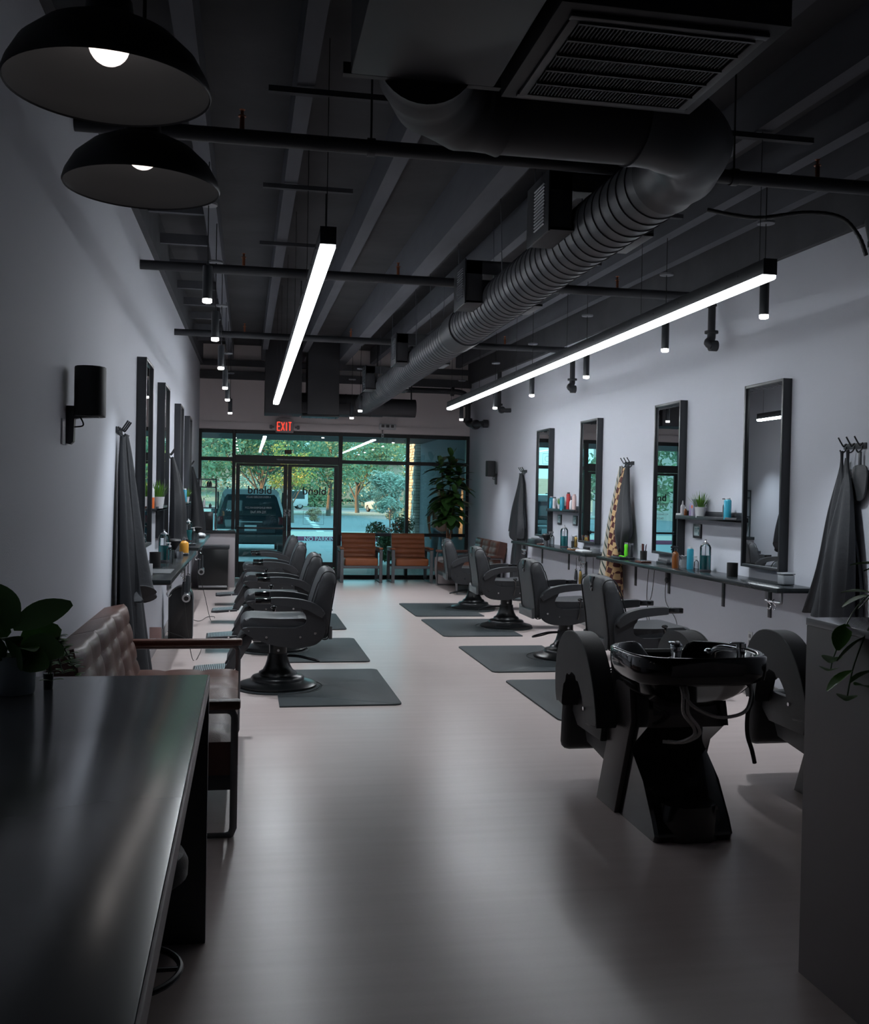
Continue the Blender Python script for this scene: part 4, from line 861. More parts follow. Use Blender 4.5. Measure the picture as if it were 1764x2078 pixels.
def frame(y, lab):
    t = thing('certificate_frame', lab, 'picture', (XR, y, 1.21), PI, 'small framed certificates'); obj('picture_frame', B().box(.008, 0, .065, .016, .16, .13, .002), BMET, t); obj('certificate', B().box(.0165, 0, .065, .002, .11, .085), mat('certificate_paper', (.36,.46,.48), .5), t)
    obj('certificate_print', B().box(.018, .035, .09, .001, .025, .018).box(.018, -.01, .085, .001, .05, .006).box(.018, -.01, .07, .001, .05, .004).box(.018, -.01, .055, .001, .05, .004).box(.018, .04, .045, .001, .012, .025), mat('certificate_ink', (.04,.16,.18), .6), t)
frame(8.78, 'small black framed certificate below the nearer right shelf'); frame(12.98, 'small black framed certificate below the farther right shelf, left one'); frame(12.33, 'small black framed certificate below the farther right shelf, right one')
t = thing('power_outlet', 'white wall outlet low on the right wall behind the shampoo basin', 'outlet', (XR, 7.75, .36), PI); obj('cover_plate', B().box(.003, 0, .06, .006, .075, .12, .002), WHT, t); obj('socket', B().box(.007, 0, .085, .004, .034, .03, .004).box(.007, 0, .035, .004, .034, .03, .004), mat('socket_grey', (.25,.25,.26), .5), t)
# left shelves and counters
oc = spray_can(XL+.055, 8.98, z, WHT, 'orange and white can on the nearer left shelf', .19, .022, WHT); obj('orange_label', lat([(0, .002), (.0228, .002), (.0228, .095), (0, .095)]), ORNG, oc); grass(XL+.10, 9.08, z, 'bright green potted grass in white pot on the nearer left shelf', 1.15, 5); spray_can(XL+.07, 9.32, z, TEALC, 'pale blue can behind the grass pot on the nearer left shelf', .20, .032)
spray_can(XL+.08, 13.25, z, TEALC, 'blue can on the farther left shelf beside the potted grass', .19, .028); grass(XL+.085, 13.45, z, 'potted grass in a white square-looking pot on the farther left shelf', .95, 6)
tub(-.71, 7.70, zt, OFFW, 'off white round tub at the near end of the left counter', .042, .085, 'tub', 'round_tub')
tub(-.72, 8.50, zt, mat('matt_black_cup', (.02,.02,.02), .6), 'matt black cup beside the turquoise jar on the left near counter', .045, .125)
jar(-.70, 9.15, zt, 'glass jar of turquoise liquid on the nearer left counter'); bottle(-.64, 9.0, zt, CLRP, 'clear bottle with white pump on the nearer left counter', .175, .028, kind='pump')
t = thing('brush_fan', 'black fan-shaped duster brush on the nearer left counter', 'brush', (-.66, 9.75, zt)); obj('brush_head', lat([(0, .07), (.02, .075), (.075, .16), (.06, .175), (0, .18)]), CORD, t); obj('brush_foot', lat([(0, 0), (.035, 0), (.02, .07), (0, .075)]), BMET, t)
bottle(-.60, 10.35, zt, YELL, 'yellow bottle on the nearer left counter behind the brush', .17, .045, BMET); tub(-.60, 9.72, zt, STEEL, 'small steel cup by the duster brush on the left near counter', .03, .06); scissors_tray(-.60, 10.2, zt, 'tray of silver scissors near the far end of the nearer left counter', BMET)
t = obj('counter_pad', B().box(0, 0, .003, .22, .42, .006, .002), mat('grey_pad', (.06,.065,.07), .7), loc=(-.66, 8.05, zt)); tag(t, 'flat dark grey pad at the near end of the left counter', 'pad')
jar(-.70, 12.95, zt, 'glass jar of turquoise liquid on the farther left counter'); bottle(-.62, 12.7, zt, CLRP, 'clear bottle with white pump on the farther left counter', .18, .028, kind='pump')
t = thing('brush_fan', 'black duster brush on the farther left counter', 'brush', (-.63, 13.7, zt)); obj('brush_head', lat([(0, .07), (.02, .075), (.07, .15), (0, .17)]), CORD, t); obj('brush_foot', lat([(0, 0), (.03, 0), (.02, .07), (0, .075)]), BMET, t)
t = obj('crumpled_cloth', B().sph((0, 0, .035), (.05, .07, .035), 10, 6).sph((.03, .04, .03), (.04, .04, .03), 8, 6), WHT, loc=(-.60, 14.1, zt)); tag(t, 'small white crumpled cloth on the farther left counter', 'cloth')
scissors_tray(-.62, 12.1, zt, 'silver tools at the near end of the farther left counter', BMET)
# tool holder pipes and hanging dryers below the counter edges
def holder(loc, rz, lab):
    t = thing('pipe_tool_holder', lab, 'holder', loc, rz, 'pipe tool holders under the counters')
    obj('pipe_bracket', B().tube(spl([(0, 0, 0), (0, 0, -.06), (0, .015, -.075), (0, .20, -.075), (0, .22, -.06), (0, .22, 0)], 3), .011, 8), STEEL, t)
    for y in (.05, .12): obj('s_hook', B().tube(spl([(0, y, -.055), (.014, y, -.07), (0, y, -.09), (-.014, y, -.11), (0, y, -.135), (.016, y, -.12)], 4), .0035, 6), CHR, t)
def dryer(loc, rz, lab, m=BMET):
    t = thing('hair_dryer', lab, 'hair dryer', loc, rz, 'hair dryers hung under the counters')
    obj('dryer_barrel', B().cyl((-.08, 0, 0), (.08, 0, -.015), .030, .026, seg=20), m, t); obj('nozzle_ring', B().lathe([(.020, 0), (.036, .0), (.036, .02), (.020, .02)], (.08, 0, -.015), 20, Vector((1, 0, -.2)).to_track_quat('Z', 'Y').to_matrix()), STEEL, t); obj('nozzle_hole_disc', B().cyl((.09, 0, -.017), (.102, 0, -.0195), .021, seg=18), CORD, t)  # dark disc stands in for the shade inside the nozzle hole
    obj('dryer_handle', B().cyl((-.02, 0, 0), (-.035, 0, .17), .017, .014, seg=12), m, t); obj('hanging_loop', B().cyl((-.035, 0, .165), (-.035, 0, .26), .003, seg=6), CORD, t)
def cordm(pts, lab, loc=(0,0,0)): o = obj('power_cord', B().tube(spl(pts, 8), .0035, 6), CORD, loc=loc); tag(o, lab, 'cord')  # plain power cords of the dryers and clippers
zh = zt-.036
holder((3.84, 7.0, zh), PI/1, 'chrome pipe holder with hook under the near end of the right counter'); holder((3.84, 11.35, zh), PI, 'chrome pipe holder under the near end of the far right counter')
holder((3.86, 13.9, zh), PI, 'chrome pipe holder with tools at the far end of the far right counter')
holder((-.56, 7.75, zh), 0, 'chrome pipe holder with hook under the near end of the left counter'); holder((-.56, 9.4, zh), 0, 'chrome pipe holder with hanging tools midway under the left near counter'); holder((-.56, 12.0, zh), 0, 'chrome pipe holder under the near end of the farther left counter'); holder((-.56, 13.3, zh), 0, 'chrome pipe holder midway under the farther left counter')
dryer((-.50, 9.15, .64), -PI/2, 'black hair dryer with silver nozzle under the nearer left counter'); dryer((-.50, 12.15, .64), -PI/2, 'silver-ringed black hair dryer under the farther left counter')
dryer((3.86, 11.12, .66), -PI/2, 'black hair dryer hung under the near end of the far right counter'); pass
for i, (y, s_) in enumerate(((9.5, 1), (9.62, .8), (10.2, 1), (12.6, 1))):
    t = thing('hanging_clipper', 'black clipper hanging from a hook under the left counter, '+['nearest', 'second', 'third', 'farthest'][i], 'clipper', (-.545, y, .70), 0, 'clippers hanging under the left counters'); obj('clipper_body', lat([(0, -.13*s_), (.018, -.125*s_), (.022, -.06), (.018, 0), (.012, .03), (0, .03)], 12), BMET, t); obj('blade', B().box(0, 0, .038, .03, .012, .018, .002), CHR, t); obj('hanging_cord', B().cyl((0, 0, .04), (0, 0, .17), .003, seg=6), CORD, t)
for i, (y, m_) in enumerate(((11.28, GOLD), (11.44, BMET))):
    t = thing('hanging_clipper', ('golden' if m_ is GOLD else 'black')+' clipper hanging under the near end of the far right counter', 'clipper', (3.84, y, .68)); obj('clipper_body', lat([(0, -.14), (.02, -.135), (.024, -.06), (.018, 0), (.012, .03), (0, .03)], 12), m_, t); obj('blade', B().box(0, 0, .038, .03, .012, .018, .002), CHR, t); obj('hanging_cord', B().cyl((0, 0, .04), (0, 0, .18), .003, seg=6), CORD, t)
cordm([(-.53, 9.3, .60), (-.50, 9.35, .3), (-.46, 9.5, .02), (-.42, 9.7, .008), (-.45, 10.5, .008), (-.78, 10.8, .1)], 'black cord trailing from left hair dryer onto the floor')
cordm([(-.53, 12.2, .60), (-.46, 12.3, .3), (-.40, 12.5, .01), (-.36, 12.8, .008), (-.45, 12.8, .008), (-.55, 12.4, .008), (-.80, 12.6, .08)], 'black cord looping on the floor below the farther left counter')
cordm([(4.09, 9.85, .89), (4.08, 9.87, .55), (4.09, 9.80, .30), (4.08, 9.6, .08)], 'thin black cord hanging down the right wall, left one of two twisted cords'); cordm([(4.09, 9.70, .89), (4.08, 9.74, .6), (4.08, 9.86, .40), (4.09, 9.78, .1)], 'thin black cord hanging down the right wall, right one of two twisted cords')
cordm([(4.08, 9.40, .74), (4.08, 9.38, .55), (4.08, 9.12, .38), (4.08, 9.10, .06)], 'thin black cord dropping from the plug adapter on the right wall')
t = obj('plug_adapter', B().box(-.02, 0, 0, .04, .05, .10, .008).sph((-.03, 0, -.07), (.02, .022, .035), 10, 6), BMET, loc=(4.12, 9.40, .84)); tag(t, 'black plug adapter on the right wall just under the counter', 'plug')
cordm([(3.6, 8.4, .008), (3.75, 8.6, .008), (3.5, 8.9, .008), (3.8, 9.1, .008), (4.0, 9.3, .02), (4.08, 9.5, .1)], 'black cord loops on the floor behind the nearest right chairs'); cordm([(3.6, 10.5, .008), (3.8, 10.9, .008), (3.55, 11.1, .008), (3.9, 11.3, .01), (4.06, 11.5, .3), (4.07, 11.5, .86)], 'black cord running from floor up to the far right counter')
# waste bin / domed black unit under the left counter
t = thing('domed_waste_bin', 'tall black bin with rounded top standing under the left counter', 'bin', (-.66, 11.1, 0))
pr = [(-.12, 0), (.12, 0), (.12, .42)] + [(.12*math.cos(a), .42+.13*math.sin(a)) for a in [PI*k/12 for k in range(1, 12)]] + [(-.12, .42)]
obj('bin_body', B().prism(pr, -.13, .13, 'y', .012), ENAM, t); obj('bin_rim', B().tube([(x, -.135, z) for x, z in pr], .008, 6, closed=True), BMET, t)
t = obj('folded_flyer', B().box(0, 0, .05, .10, .006, .10, .001, rot=(.2, 0, 0)), mat('pink_paper', (.45,.30,.28), .6), loc=(-.75, 9.0, .28)); tag(t, 'small pale card on the left wall low beneath the near counter', 'card')

# ================= speakers, sign, emergency light =================
def speaker(loc, rz, lab, s=1.0):
    t = thing('wall_speaker', lab, 'speaker', loc, rz, 'black wall speakers')
    P = spl([(.045, -.065, 0), (.10, -.075, 0), (.155, -.065, 0), (.165, 0, 0), (.155, .065, 0), (.10, .075, 0), (.045, .065, 0), (.035, 0, 0)], 3, closed=True)
    obj('speaker_body', B().prism([(p.x*s, p.y*s) for p in P], 0, .225*s, 'z', .010*s, 3), mat('speaker_mesh_black', (.013,.014,.016), .6, nscale=200, namt=.3), t)
    obj('wall_bracket', B().prism([(.0, .05), (.0, -.13), (.02, -.135), (.035, -.12), (.035, -.01), (.06, -.004), (.15, -.004), (.15, .0), (.04, .05)], -.022*s, .022*s, 'y', .004), BMET, t)
    obj('speaker_cord', B().tube(spl([(.06, 0, -.0), (.075, 0, -.03), (.07, 0, -.045), (.035, 0, -.05)], 4), .004, 6), CORD, t)
    return t
speaker((XL, 5.1, 1.90), 0, 'black speaker on a bracket on the left wall near the desk', 1.06); speaker((XR, 16.5, 1.90), PI, 'small black speaker on the right wall near the storefront', 1.15)
t = thing('wall_plate', 'clear-fronted outlet plate beside the left speaker bracket', 'outlet', (XL, 4.98, 1.76), 0); obj('cover_plate', B().box(.004, 0, .06, .008, .07, .12, .002), WHT, t)
t = thing('exit_sign', 'white box sign reading EXIT in glowing red letters above the door', 'sign', (.665, YF-.026, 2.655)); obj('sign_box', B().box(0, -.03, .115, .32, .05, .23, .006), mat('sign_white', (.42,.38,.39), .5), t)
ER = emi('exit_red', (1.0, .06, .035), 1.25)
for gx, st in ((-.105, [(0,0,0,1),(0,0,1,0),(0,.5,.85,.5),(0,1,1,1)]), (-.032, [(0,0,1,1),(0,1,1,0)]), (.034, [(.5,0,.5,1)]), (.095, [(0,1,1,1),(.5,0,.5,1)])):
    b = B(); w_, h_ = .052, .150
    for k, (a, c, d, e) in enumerate(st): b.bar((gx-w_/2+a*w_, -.0575+.0008*k, .037+c*h_), (gx-w_/2+d*w_, -.0575+.0008*k, .037+e*h_), .003, .018)
    obj('exit_letter', b, ER, t)
for s in (-1, 1): obj('emergency_head', B().box(s*.21, -.03, .10, .05, .03, .03, .004).box(s*.245, -.03, .10, .05, .05, .07, .012), mat('head_grey', (.22,.21,.22), .5), t)
obj('ceiling_mount', B().box(0, -.03, .245, .20, .04, .03, .004), MT['sign_white'], t)
t = thing('emergency_light', 'white emergency light box with two square lamps above the window', 'light fitting', (2.55, YF-.026, 2.76)); obj('casing', B().box(0, -.03, .06, .31, .05, .11, .010), WHT, t)
for x, w in ((-.09, .05), (0, .06), (.09, .05)): obj('lamp_head', B().box(x, -.062, .07, w, .02, .05, .006), mat('lamp_dark', (.08,.08,.085), .4), t)
t = thing('security_camera', 'tiny white camera hanging under the emergency light', 'camera', (2.46, YF-.07, 2.655)); obj('camera_body', B().box(0, -.0, .0, .045, .04, .07, .008), WHT, t); obj('lens', B().cyl((0, -.02, -.008), (0, -.026, -.008), .012, seg=12), BMET, t); obj('mount', B().cyl((0, 0, .03), (0, .02, .10), .006, seg=8).box(0, .02, .095, .03, .045, .01), BMET, t)
t = obj('smoke_detector', lat([(0, 0), (.05, 0), (.06, .012), (.06, .035), (0, .035)]), WHT, loc=(2.62, 10.6, 3.55)); tag(t, 'white round smoke detector under the roof right of the duct', 'detector')
o = obj('drop_rod', B().cyl((2.62, 10.6, 3.585), (2.62, 10.6, zc(10.6)), .012, seg=8), PIPE); tag(o, 'short black rod holding the smoke detector', 'rod')

# ================= far left waiting counter =================
t = thing('half_wall_counter', 'low grey-white box counter in the far left corner before the window', 'counter', (-.51, 17.2, 0)); obj('box_body', B().box(0, 0, .44, .68, .70, .88, .004), mat('box_paint', (.36,.33,.34), .7), t); obj('counter_top', B().box(0, 0, .905, .70, .74, .05, .004), WTOP, t)
t = thing('mini_fridge', 'black mini fridge standing before the far left box counter', 'fridge', (-.50, 16.58, 0)); obj('fridge_body', B().box(0, .05, .33, .46, .36, .66, .008), BMET, t); obj('fridge_door', B().box(0, -.15, .35, .47, .04, .60, .008), ENAM, t); obj('fridge_top', B().box(0, .03, .675, .50, .42, .05, .006), BMET, t); obj('door_handle', B().box(0, -.172, .055, .44, .02, .03, .006), STEEL, t)
t = thing('wire_shelf_stand', 'black open metal shelf stand on the far left box counter', 'shelf', (-.66, 17.1, .93))
for x in (-.17, .17):
    for y in (-.12, .12): obj('post', B().box(x, y, .42, .02, .02, .84), BMET, t)
for zz in (.36, .70, .83): obj('shelf_board', B().box(0, 0, zz, .36, .26, .018), BMET, t)
for i, (x, zz, h, m_) in enumerate(((-.08, .71, .17, OFFW), (.04, .71, .10, BMET), (.08, .71, .10, BMET), (-.02, .37, .16, OFFW), (-.10, .37, .16, OFFW), (.08, .37, .07, BMET))):
    bottle(-.66+x, 17.05, .93+zz, m_, ['tall pale bottle on the top board of the black shelf stand', 'short dark bottle on the top board of the shelf stand, left of two', 'short dark bottle on the top board of the shelf stand, right of two', 'white bottle on the lower board of the shelf stand, right of two', 'white bottle on the lower board of the shelf stand, left of two', 'squat dark bottle on the lower board of the shelf stand'][i], h, .022, BMET)
t = thing('coffee_machine', 'black coffee machine on the far left counter', 'coffee machine', (-.62, 16.98, .93)); obj('machine_body', B().box(0, 0, .15, .18, .20, .30, .012), ENAM, t); obj('steam_pipe', B().tube(spl([(.10, -.02, .26), (.12, -.02, .22), (.12, -.02, .02), (.17, -.02, .01)], 3), .006, 6), STEEL, t)

# ================= plants =================
t = thing('potted_rubber_tree', 'tall large-leaved potted tree in the far right corner before the window', 'plant', (3.54, 17.75, 0)); rnd = random.Random(11)
obj('planter', lat([(0, 0), (.15, 0), (.19, .06), (.22, .25), (.225, .40), (.215, .47), (.195, .47), (.195, .42), (0, .42)], 32), mat('pale_planter', (.46,.42,.42), .6), t); obj('soil', B().cyl((0, 0, .42), (0, 0, .43), .193, seg=24), SOIL, t)
st = B(); tips = []
for k, (dx, dy, h) in enumerate(((0.05, 0, 2.25), (.22, .1, 1.95), (-.14, -.05, 2.1), (.10, -.15, 1.6), (-.05, .1, 1.5))):
    P = spl([(.02*k-.03, 0, .42), (dx*.25+.01*k, dy*.25, .9), (dx*.7, dy*.7, .6*h+.4), (dx, dy, h)], 6); st.tube(P, [.014*(1-.6*i/len(P)) for i in range(len(P))], 8); tips.append(P)
obj('stem', st, STEM, t); b = B()
for P in tips:
    for i in range(8, len(P)):
        if P[i].z < 1.1: continue
        for q in range(4):
            a = rnd.uniform(0, 6.28); e = rnd.uniform(-.35, .55); b.leaf(P[i]+Vector((0, 0, rnd.uniform(-.04, .04))), (math.cos(a), math.sin(a)*.8, e), rnd.uniform(.24, .36), rnd.uniform(.12, .18), rnd.uniform(.12, .45), .08, 6)
    for q in range(3): a = q*2.1; b.leaf(P[-1], (math.cos(a)*.5, math.sin(a)*.5, 1), .22, .10, .1, .1, 6)
obj('foliage', b, mat('rubber_leaf_green', (.022,.065,.022), .28, nscale=5, col2=(.06,.16,.03)), t, recalc=False)
# fiddle leaf plant on the desk
t = thing('potted_fiddle_leaf', 'large-leaved plant in a pale blue grey pot on the left end of the desk', 'plant', (-.69, 3.30, .919))
obj('pot', lat([(0, 0), (.051, 0), (.056, .006), (.060, .118), (.055, .118), (.053, .10), (0, .10)], 36), mat('pale_blue_pot', (.33,.38,.41), .45), t); obj('soil', B().cyl((0, 0, .10), (0, 0, .104), .053, seg=20), SOIL, t)
b = B()
for p0, dd, L, w in (((-.01,0,.20), (.85,0,.50), .20, .085), ((.02,0,.15), (.9,-.2,-.05), .13, .085), ((0,-.02,.13), (.7,-.4,-.12), .13, .09), ((-.02,0,.18), (-.7,0,.5), .16, .09), ((-.02,-.03,.13), (-.5,-.5,.2), .15, .10), ((-.01,0,.2), (-.3,0,1), .16, .09), ((0,-.03,.11), (.2,-.5,.3), .12, .11), ((.01,.02,.14), (.6,.4,.4), .14, .10), ((-.03,0,.20), (-.5,0,.8), .17, .08)): b.leaf(Vector(p0), dd, L, w, .12, .10, 9, up=(0,-1,.35))
for (a, e, L, w, dr, z0) in ((-.9, .5, .11, .08, .35, .13), (-1.8, .7, .12, .09, .3, .15)):
    b.leaf((.015*math.cos(a), .015*math.sin(a), z0), (math.cos(a), math.sin(a), e), L, w, dr, .12, 9)
obj('foliage', b, mat('fiddle_leaf_green', (.07,.17,.05), .38, nscale=6, col2=(.13,.30,.07)), t, recalc=False); s = B()
for a in range(5): s.tube([(0, 0, .10), (.012*math.cos(a), .012*math.sin(a), .17)], .005, 6)
obj('stem', s, STEM, t)
t = thing('trailing_vine', 'small trailing vine beside the pot on the desk edge', 'plant', (-.605, 3.36, .919)); rnd = random.Random(8); b = B(); s = B()
obj('small_pot', lat([(0, 0), (.014, 0), (.016, .05), (.013, .05), (0, .045)], 20), BMET, t)
for k in range(8):
    a = -1.3+k*.42; P = spl([(0, 0, .045), (.02*math.cos(a), .02*math.sin(a), .12+.02*(k % 3)), (.04*math.cos(a), .04*math.sin(a), .11+.03*(k % 2)), (.085*math.cos(a), .085*math.sin(a), .04+.02*(k % 3))], 5); s.tube(P, .0015, 5)
    for i in range(3, len(P), 2):
        for q in (-1, 1): b.leaf(P[i], (math.cos(a+q*1.1), math.sin(a+q*1.1), .35), .042, .020, .2, .1, 4)
obj('vine_stem', s, LEAF, t); obj('vine_leaves', b, LEAF2, t, recalc=False)
# pothos on the right counter top
t = thing('trailing_pothos', 'green trailing plant spilling over the right counter edge', 'plant', (2.02, 2.72, 1.176)); rnd = random.Random(21)
obj('pot', lat([(0, 0), (.045, 0), (.055, .10), (.05, .10), (.045, .09), (0, .09)], 28), mat('dark_green_pot', (.02,.035,.03), .4), t); b = B(); s = B()
for P0 in ([(0, 0, .09), (-.08, .05, .14), (-.17, .10, .06), (-.225, .12, -.08), (-.235, .13, -.14)], [(0, 0, .09), (-.10, -.02, .11), (-.18, .0, .03), (-.225, .02, -.10), (-.24, .03, -.20)], [(0, 0, .09), (-.05, -.1, .12), (-.16, -.12, .05), (-.23, -.10, -.08), (-.235, -.09, -.16)], [(0, 0, .09), (.02, .08, .17), (-.04, .16, .12), (-.10, .2, .04)], [(0, 0, .09), (-.03, .03, .18), (-.09, .06, .20), (-.15, .10, .17)]):
    P = spl(P0, 5); s.tube(P, .0022, 5)
    for i in range(4, len(P), 4):
        a = rnd.uniform(2.2, 4.4); b.leaf(P[i], (math.cos(a)*.6, rnd.uniform(-.8, .8), rnd.uniform(-.7, .3)), rnd.uniform(.075, .10), .06, .2, .12, 6)
obj('vine_stem', s, LEAF, t); obj('vine_leaves', b, mat('pothos_green', (.07,.22,.02), .4, nscale=10, namt=.4), t, recalc=False)
# hanging plant at the top of the right wall
t = thing('wall_hanging_vine', 'few dark hanging leaves at the right picture edge below the ceiling', 'plant', (3.99, 5.95, 3.25)); b = B(); s = B(); rnd = random.Random(5)
obj('wall_pot', lat([(0, 0), (.06, 0), (.09, .14), (.08, .14), (0, .12)], 20), BMET, t)
for k in range(7):
    a = rnd.uniform(0, 6.28); P = spl([(0, 0, .14), (.1*math.cos(a)*.8, .14*math.sin(a), .17), (.10*math.cos(a)*.8, .26*math.sin(a), .0), (.08*math.cos(a), .28*math.sin(a), -.22)], 5); s.tube(P, .002, 5)
    for i in range(3, len(P), 2): b.leaf(P[i], (math.cos(a+i)*.6, math.sin(a+i), -.2), .07, .045, .2, .1, 5)
obj('vine_stem', s, LEAF, t); obj('vine_leaves', b, LEAF, t, recalc=False)
t = thing('wall_bracket_bar', 'small black wall bracket carrying the hanging vine pot', 'bracket', (4.12, 5.95, 3.23)); obj('bracket_arm', B().box(-.10, 0, 0, .20, .03, .04, .003), BMET, t)
# ================= outside =================
ASPH = mat('asphalt', (.22, .25, .27), .85, nscale=3, namt=.12, bump=.3, bscale=30)
CONC = mat('pale_concrete', (.50, .49, .46), .85, nscale=6, namt=.12)
GRAV = mat('gravel_bed', (.50, .46, .40), .95, nscale=14, namt=.45, bump=.8, bscale=40)
BARK = mat('tree_bark', (.16, .13, .11), .9, nscale=12, namt=.3, bump=.4, bscale=30)
struct('ground', B().box(10, 120, -.16, 240, 160, .12), ASPH)
struct('sidewalk', B().box(5, 20.95, -.06, 60, 4.1, .10), CONC)
struct('parking_lot', B().box(5, 31.6, -.14, 60, 17.4, .10), ASPH)
is1 = struct('kerb_island', B().box(8, 38.6, -.04, 44, 5.4, .16, .02), GRAV)
obj('red_kerb', B().box(8, 35.82, -.03, 44, .16, .18, .02), mat('maroon_kerb_paint', (.22, .045, .10), .7), is1)
text('kerb_lettering', 'NO PARKING', .20, WTXT, is1, (2.62, 35.73, -.03), RXI, ext=.002, width=1.0)
struct('gravel_island', B().box(12, 84, -.05, 70, 9, .22, .05), GRAV)
b = B()
for i in range(6): b.box(4.15-.18*i, 70-5.2*i, -.095, .32, 3.2, .01)
struct('parking_stripe', b, mat('white_road_paint', (.8, .8, .78), .7))
struct('planted_bank', B().prism([(112, -.1), (135, 2.2), (170, 5), (170, -.1)], -70, 110, 'x'), mat('bank_soil', (.30, .30, .22), .95, nscale=.8, namt=.4))
struct('kerb_strip', B().box(10, 111.5, -.02, 160, 1.2, .25), CONC)
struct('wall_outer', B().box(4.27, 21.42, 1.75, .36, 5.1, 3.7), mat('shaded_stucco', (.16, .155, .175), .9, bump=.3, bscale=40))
struct('canopy', B().box(-1, 21.4, 3.0, 11, 5.0, .42, .01), mat('brown_canopy_paint', (.045, .028, .024), .8))
t = thing('stone_column', 'square stacked stone column outside the window, its left side lit orange by the sun', 'column', (4.17, 24.5, -.08)); b = B(); rnd = random.Random(3)
z = 0
while z < 2.85:
    h = rnd.uniform(.05, .10)
    for side in range(3):
        p = -.5 if side != 1 else -.2; end = -p
        while p < end-.02:
            w = min(rnd.uniform(.10, .26), end-p); d = rnd.uniform(.0, .03)
            if side == 0: b.box(-.19-d/2, p+w/2, z+h/2, .04+d, w-.008, h-.008, .006, seg=1)
            elif side == 1: b.box(p+w/2, -.49-d/2, z+h/2, w-.008, .04+d, h-.008, .006, seg=1)
            p += w
    z += h
obj('stone_facing', b, mat('pale_ledgestone', (.62, .56, .50), .85, nscale=7, namt=.25), t); obj('column_core', B().box(0, 0, 1.42, .38, .98, 2.85), mat('mortar', (.08,.075,.07), .9), t)
def tree(x, y, h, cr, lab, fm, n=2600, leafs=.20, seed=0, trunk=.16, zb=.34, grp='trees beyond the parking lot', z0=-.1, name='tree'):
    t = thing(name, lab, 'tree' if name == 'tree' else 'shrub', (x, y, z0), 0, grp); rnd = random.Random(seed); s = B()
    main = spl([(0, 0, 0), (rnd.uniform(-.1, .1)*h*.2, 0, h*.2), (rnd.uniform(-.15, .15)*h*.3, 0, h*.45), (0, 0, h*.8)], 4); s.tube(main, [trunk*(1-.75*i/len(main)) for i in range(len(main))], 8)
    cl = []
    for k in range(15):
        a = rnd.uniform(0, 6.28); r = cr*rnd.uniform(.15, .78); zz = h*rnd.uniform(zb+.08, .88); q = (r*math.cos(a), r*math.sin(a), zz); cl.append((q, cr*rnd.uniform(.28, .48)))
        m = main[min(len(main)-1, int(len(main)*rnd.uniform(.3, .8)))]; s.tube([m, Vector(m)*.4+Vector(q)*.6+Vector((0, 0, -.03*h)), q], [trunk*.4, trunk*.22, trunk*.06], 6)
    obj('trunk', s, BARK, t); b = B()
    for k in range(n):
        q, r = cl[rnd.randrange(len(cl))]; d = Vector((rnd.gauss(0, 1), rnd.gauss(0, 1), rnd.gauss(0, 1))).normalized()*r*rnd.random()**.45; p = Vector(q)+Vector((d.x, d.y, d.z*.75))
        u = Vector((rnd.gauss(0, 1), rnd.gauss(0, 1), rnd.gauss(0, 1))).normalized(); v = u.orthogonal().normalized(); L = leafs*rnd.uniform(.6, 1.3)
        b.face([b._v(p-u*L), b._v(p+v*L*.4), b._v(p+u*L), b._v(p-v*L*.4)])
    obj('foliage', b, fm, t, flat=True, recalc=False)
def lf(name, c, c2): return mat(name, c, .6, nscale=.9, col2=c2)
F1 = lf('olive_green_foliage', (.15, .24, .13), (.28, .36, .18)); F2 = lf('deep_green_foliage', (.09, .17, .09), (.17, .27, .13)); F3 = lf('silver_green_foliage', (.32, .40, .33), (.45, .52, .42)); F4 = lf('yellow_green_foliage', (.34, .36, .07), (.50, .42, .10))
rows = [(9.1, 84, 7.4, 4.4, 'desert tree with branching trunk on the gravel island behind the right chairs window', F1, 4200, .17),
        (-4.5, 66, 7.6, 4.6, 'leafy tree filling the leftmost window pane', F1, 3600, .17), (1.0, 72, 8.0, 4.6, 'leafy tree seen above the dark car in the left door', F2, 3600, .18), (6.2, 78, 8.2, 4.2, 'leafy tree seen at the top of the right door', F1, 3600, .18),
        (2.6, 58, 5.2, 1.6, 'small yellow-leaved tree seen at the middle of the left door', F4, 1300, .10), (15.5, 88, 8.5, 4.6, 'pale tree behind the right window panes', F1, 3600, .19), (19.5, 100, 9, 5, 'tree at the stone column edge', F2, 3200, .22)]
for i, (x, y, h, cr, l, fm, n, ls) in enumerate(rows): tree(x, y, h, cr, l, fm, n, ls, seed=i+3, trunk=.20 if i != 4 else .09, zb=.30)
for i, x in enumerate((-16, -7, 1.5, 9, 17, 26, 34)): tree(x, 128+3*(i % 3), 12.5, 6.8, 'tall green tree on the planted bank, '+['leftmost', 'second from the left', 'third from the left', 'middle one', 'fifth from the left', 'sixth from the left', 'rightmost'][i], [F2, F1, F2, F1, F4, F2, F1][i], 3400, .32, seed=40+i, trunk=.3, zb=.12, grp='tall trees on the bank', z0=1.2)
for i, (x, r) in enumerate(((-9, 5), (0, 4.5), (7.5, 4), (14, 4), (21, 4), (29, 5))): tree(x, 113.5, 3.4, r, 'low green shrub row at the foot of the bank, '+['leftmost', 'second', 'third', 'fourth', 'fifth', 'rightmost'][i], [F1, F3, F1, F3, F1, F2][i], 2400, .20, seed=60+i, trunk=.1, zb=.0, grp='shrubs at the bank foot', name='shrub', z0=-.05)
tree(7.35, 52, 2.9, 1.15, 'silver-leaved olive shrub in the right window, left one', F3, 4200, .10, seed=80, trunk=.05, zb=.12, grp='silver olive shrubs', name='shrub'); tree(8.9, 54, 2.7, 1.1, 'silver-leaved olive shrub in the right window, right one', F3, 4200, .10, seed=81, trunk=.05, zb=.12, grp='silver olive shrubs', name='shrub')
